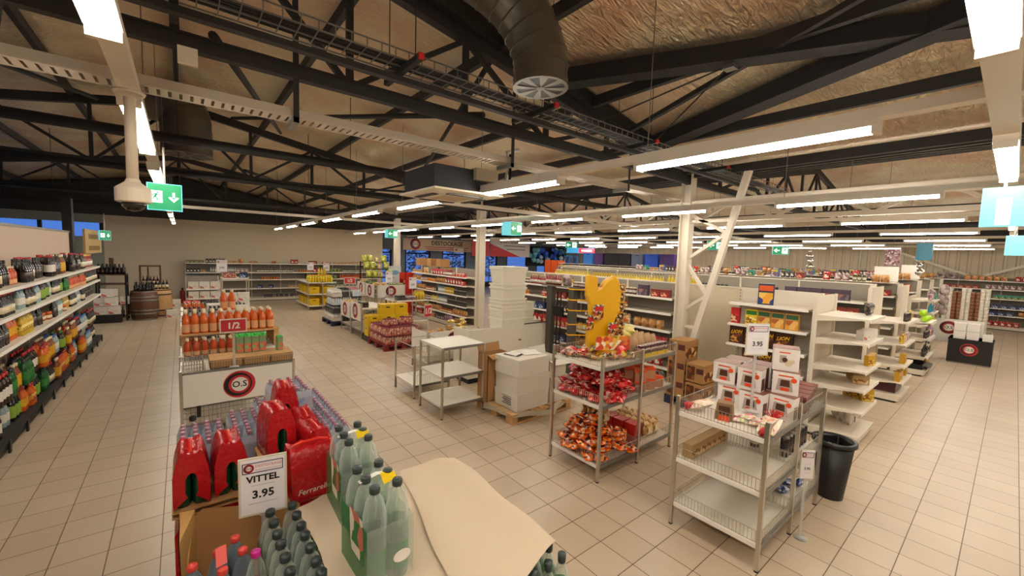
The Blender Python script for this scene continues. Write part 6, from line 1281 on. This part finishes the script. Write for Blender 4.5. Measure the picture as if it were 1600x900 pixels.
o = thing('carry_handle', 'coral plastic carry strap looped over the loose bottles', 'handle', (.1, 2.1, .93)); b = MB(); b.add([(-.02, -.06, .0), (.02, -.05, 0), (.02, 0, .055), (-.02, -.01, .055), (.02, .06, .02), (-.02, .05, .02)], [(0, 1, 2, 3), (3, 2, 4, 5)], cc); b.build('strap', o)
# red film packs
rfilm = mat('red shrink film', '#ad141a', .14, bump=(22, .7)); gbot = mat('deep green bottle', '#0d3a22', .1)
def red_pack(lbl=None, side=True):
    t = thing('red_bottle_pack', 'x', 'bottle pack'); r = .043; b = MB()
    b.lathe([(r*.9, 0), (r, .015), (r, .19), (r*.8, .23), (r*.36, .27), (r*.36, .285), (r*.45, .287), (r*.43, .30)], [gbot]*6+[c('green cap', '#1f7a44')], 12); me = b.mesh('bottle')
    for i in range(2):
        for j in range(3): o = bpy.data.objects.new('bottle', me); C.objects.link(o); o.parent = t; o.location = ((i-.5)*2*r, (j-1)*2*r, 0)
    prof = []; W = 2*r+.004
    for a, z in ((-1, 0), (-1.02, .08), (-1.0, .2), (-.88, .26), (-.72, .315), (-.5, .352), (-.3, .335), (.3, .335), (.5, .352), (.72, .315), (.88, .26), (1, .2), (1.02, .08), (1, 0)): prof.append((a*W, z))
    n = len(prof); ys = [-.135, -.09, -.045, 0, .045, .09, .135]; vs = []; b = MB()
    for k, y in enumerate(ys): s_ = 1+.02*(-1)**k; vs += [(x*s_, y, z*(1-(.06 if k % 2 and z > .2 else 0))) for x, z in prof]
    b.add(vs, [(k*n+i, k*n+i+1, (k+1)*n+i+1, (k+1)*n+i) for k in range(len(ys)-1) for i in range(n-1)], rfilm, True)
    for sg, y in ((-1, -.136), (1, .136)):
        hole = []
        for x, z in prof: 
            an = math.atan2(z-.13, x); hole.append((.036*math.cos(an), .135+.082*math.sin(an)))
        v = [(x, y, z) for x, z in prof]+[(x, y+sg*.012, z) for x, z in hole]
        b.add(v, [(i, i+1, n+i+1, n+i) if sg < 0 else (i+1, i, n+i, n+i+1) for i in range(n-1)], rfilm, True)
    o = b.build('shrink_film', t)
    b = MB(); b.tube([(0, -.11, .335), (0, -.05, .352), (0, .05, .352), (0, .11, .335)], .008, c('bright red', '#d8301c'), 5); b.build('handle', t)
    b = MB(); b.text('Ferrarelle', .05, (-W*1.04-.002, 0, .06), (0, -1, 0), (0, 0, 1), c('pink white', '#e8c8c0'), .005, shear=.2); b.text('Ferrarelle', .05, (W*1.04+.002, 0, .06), (0, 1, 0), (0, 0, 1), MATS['c pink white'], .005, shear=.2); b.build('lettering', t); return t
rp = red_pack(); first = True
reds = [(.01, 2.80, 0, .0, 'red film bottle pack at the aisle corner of its pallet'), (.185, 2.82, 0, .03, 'red film pack second from the aisle, first row'), (.545, 2.47, 0, -H_PI+.05, 'red film pack turned broadside next to the paper strip'), (.62, 2.72, .0, .1, 'red film pack at the inner edge behind the broadside one'), (.62, 2.97, 0, 0, 'red film pack at the inner edge, second row'),
    (.43, 2.82, .13, .1, 'raised red film pack right behind the lettered price board'), (.55, 3.25, .13, -.08, 'raised red film pack nearer the small water packs')]
b = MB(); b.box(.33, .52, 2.66, 2.96, .898, 1.028, card); tag(b.build('cardboard_box'), 'low brown box raising the red pack behind the price board', 'box')
b = MB(); b.box(.46, .64, 3.13, 3.37, .898, 1.028, card); tag(b.build('cardboard_box'), 'low brown box raising the red pack nearer the water packs', 'box')
for (x, y, z, rz, lb) in reds:
    if lb is None: continue
    if first: rp.location = (x, y, ZS+z); rp.scale = (.87, .87, .87); rp['label'] = lb; first = False
    else: dup(rp, (x, y, ZS+z), rz, lb)
K('red6', 'red_bottle_pack', 'bottle pack', 'red film pack', .18, .27, .34, lambda b: (b.box(-.088, .088, -.135, .135, 0, .25, rfilm), b.add([(-.088, -.135, .25), (.088, -.135, .25), (.088, .135, .25), (-.088, .135, .25), (-.04, -.12, .345), (.04, -.12, .345), (.04, .12, .345), (-.04, .12, .345)], [(0, 1, 5, 4), (1, 2, 6, 5), (2, 3, 7, 6), (3, 0, 4, 7), (4, 5, 6, 7)], rfilm)))
for l in range(2):
    for i in range(4):
        for j in range(2):
            if 1: put('red6', .02+i*.187, 2.80+j*.285+(.0 if j == 0 else .02), .141+l*.375, 0, 'red film pack in the %s layer of the red pallet' % ('bottom', 'middle')[l], 'red packs %s layer' % ('bottom', 'middle')[l])
b = MB(); b.box(-.075, .68, 2.66, 3.45, .862, .868, card); b.box(-.075, .68, 2.66, 3.45, .89, .897, card); b.box(.40, .68, 2.40, 2.60, .89, .897, card); tag(b.build('layer_card'), 'brown layer cards between the red packs', 'cardboard')
# small bottle water packs
wfilm = film('water film clear', '#d8dce8', .42, .08); wbody = mat('water bottle pale', '#b8c2cc', .1, alpha=.75)
def water_pack():
    t = thing('water_pack', 'x', 'bottle pack'); r = .031; wl_ = MATS['water label']; cp = c('faded pink cap', '#a87c8c')
    b = MB(); b.lathe([(r*.9, 0), (r, .01), (r, .05), (r, .11), (r, .13), (r*.9, .16), (r*.5, .19), (r*.38, .2), (r*.46, .202), (r*.46, .222), (r*.4, .225)], [wbody, wbody, wl_, wbody, wbody, wbody, wbody, cp, cp, cp], 10); me = b.mesh('bottle')
    for i in range(4):
        for j in range(3): o = bpy.data.objects.new('bottle', me); C.objects.link(o); o.parent = t; o.location = ((i-1.5)*2*r, (j-1)*2*r, 0)
    b = MB(); W, D_ = 4*r+.003, 3*r+.003; Z = (.005, .15, .195); k_ = (1, 1, .9); vs = []
    for z, s_ in zip(Z, k_): vs += [(-W*s_, -D_*s_, z), (W*s_, -D_*s_, z), (W*s_, D_*s_, z), (-W*s_, D_*s_, z)]
    b.add(vs, [(q*4+i, q*4+(i+1) % 4, (q+1)*4+(i+1) % 4, (q+1)*4+i) for q in range(2) for i in range(4)], wfilm)
    mb = c('film blue', '#5f86c0')
    b.add([(-W*.6, -D_-.001, .08), (-W*.1, -D_-.001, .06), (W*.5, -D_-.001, .13), (W*.55, -D_-.001, .15), (W*.1, -D_-.001, .11), (-W*.5, -D_-.001, .10)], [(0, 1, 4, 5), (1, 2, 3, 4)], mb); b.add([(-W*.9, -D_-.001, .01), (W*.2, -D_-.001, .01), (W*.1, -D_-.001, .04), (-W*.9, -D_-.001, .05)], [(0, 1, 2, 3)], c('film pink', '#c87a98'))
    b.build('printed_film', t); return t
wp = water_pack(); first = True
def wput(x, y, z, rz, lb, g):
    global first
    if first: wp.location = (x, y, z); wp.rotation_euler = (0, 0, rz); wp['label'] = lb; wp['group'] = g; first = False
    else: dup(wp, (x, y, z), rz, lb, g)
for j in range(2):
    for i in range(2): wput(.07+i*.24, 3.08+j*(.2 if i == 0 else .26)+.03*i, .90, i*H_PI, 'small bottle water pack on the aisle side behind the red packs', 'water packs on the aisle side')
for j in range(5):
    for i in range(2):
        if i or j > 1: wput(.56+i*.262, 3.12+j*.2, .80, 0, 'small bottle water pack of the outer water stack', 'water packs of the outer stack')
for j in range(2): wput(.62, 3.40+.2*j, 1.03, .05, 'upper small water pack with blue print beside the raised red packs, %s' % ['first', 'second'][j], None)
K('waterb', 'water_pack', 'bottle pack', 'small water pack', .25, .19, .22, pack(4, 3, .031, .22, wbody, MATS['c faded pink cap'], mat('water wrap', '#c4c8d4', .2)))
for l in range(3):
    for j in range(1):
        for i in range(2):
            if 1: put('waterb', .07+i*.27, 3.36+j*.2, .141+l*.22, 0, 'small water pack in the hidden lower layers of the water pallet', 'lower water packs')
for l in range(3):
    for j in range(5):
        for i in range(2):
            if i or j > 1: put('waterb', .56+.262*i, 3.12+j*.2, .141+l*.22, 0, 'small water pack low on the outer water pallet', 'outer lower water packs')
# lettered price board standing in the red packs
price_sign((.29, 2.30, .955), -.18, .21, .30, ('VITTEL', .22), .42, 'white framed price board lettered over the red packs')
bpy.context.view_layer.update()
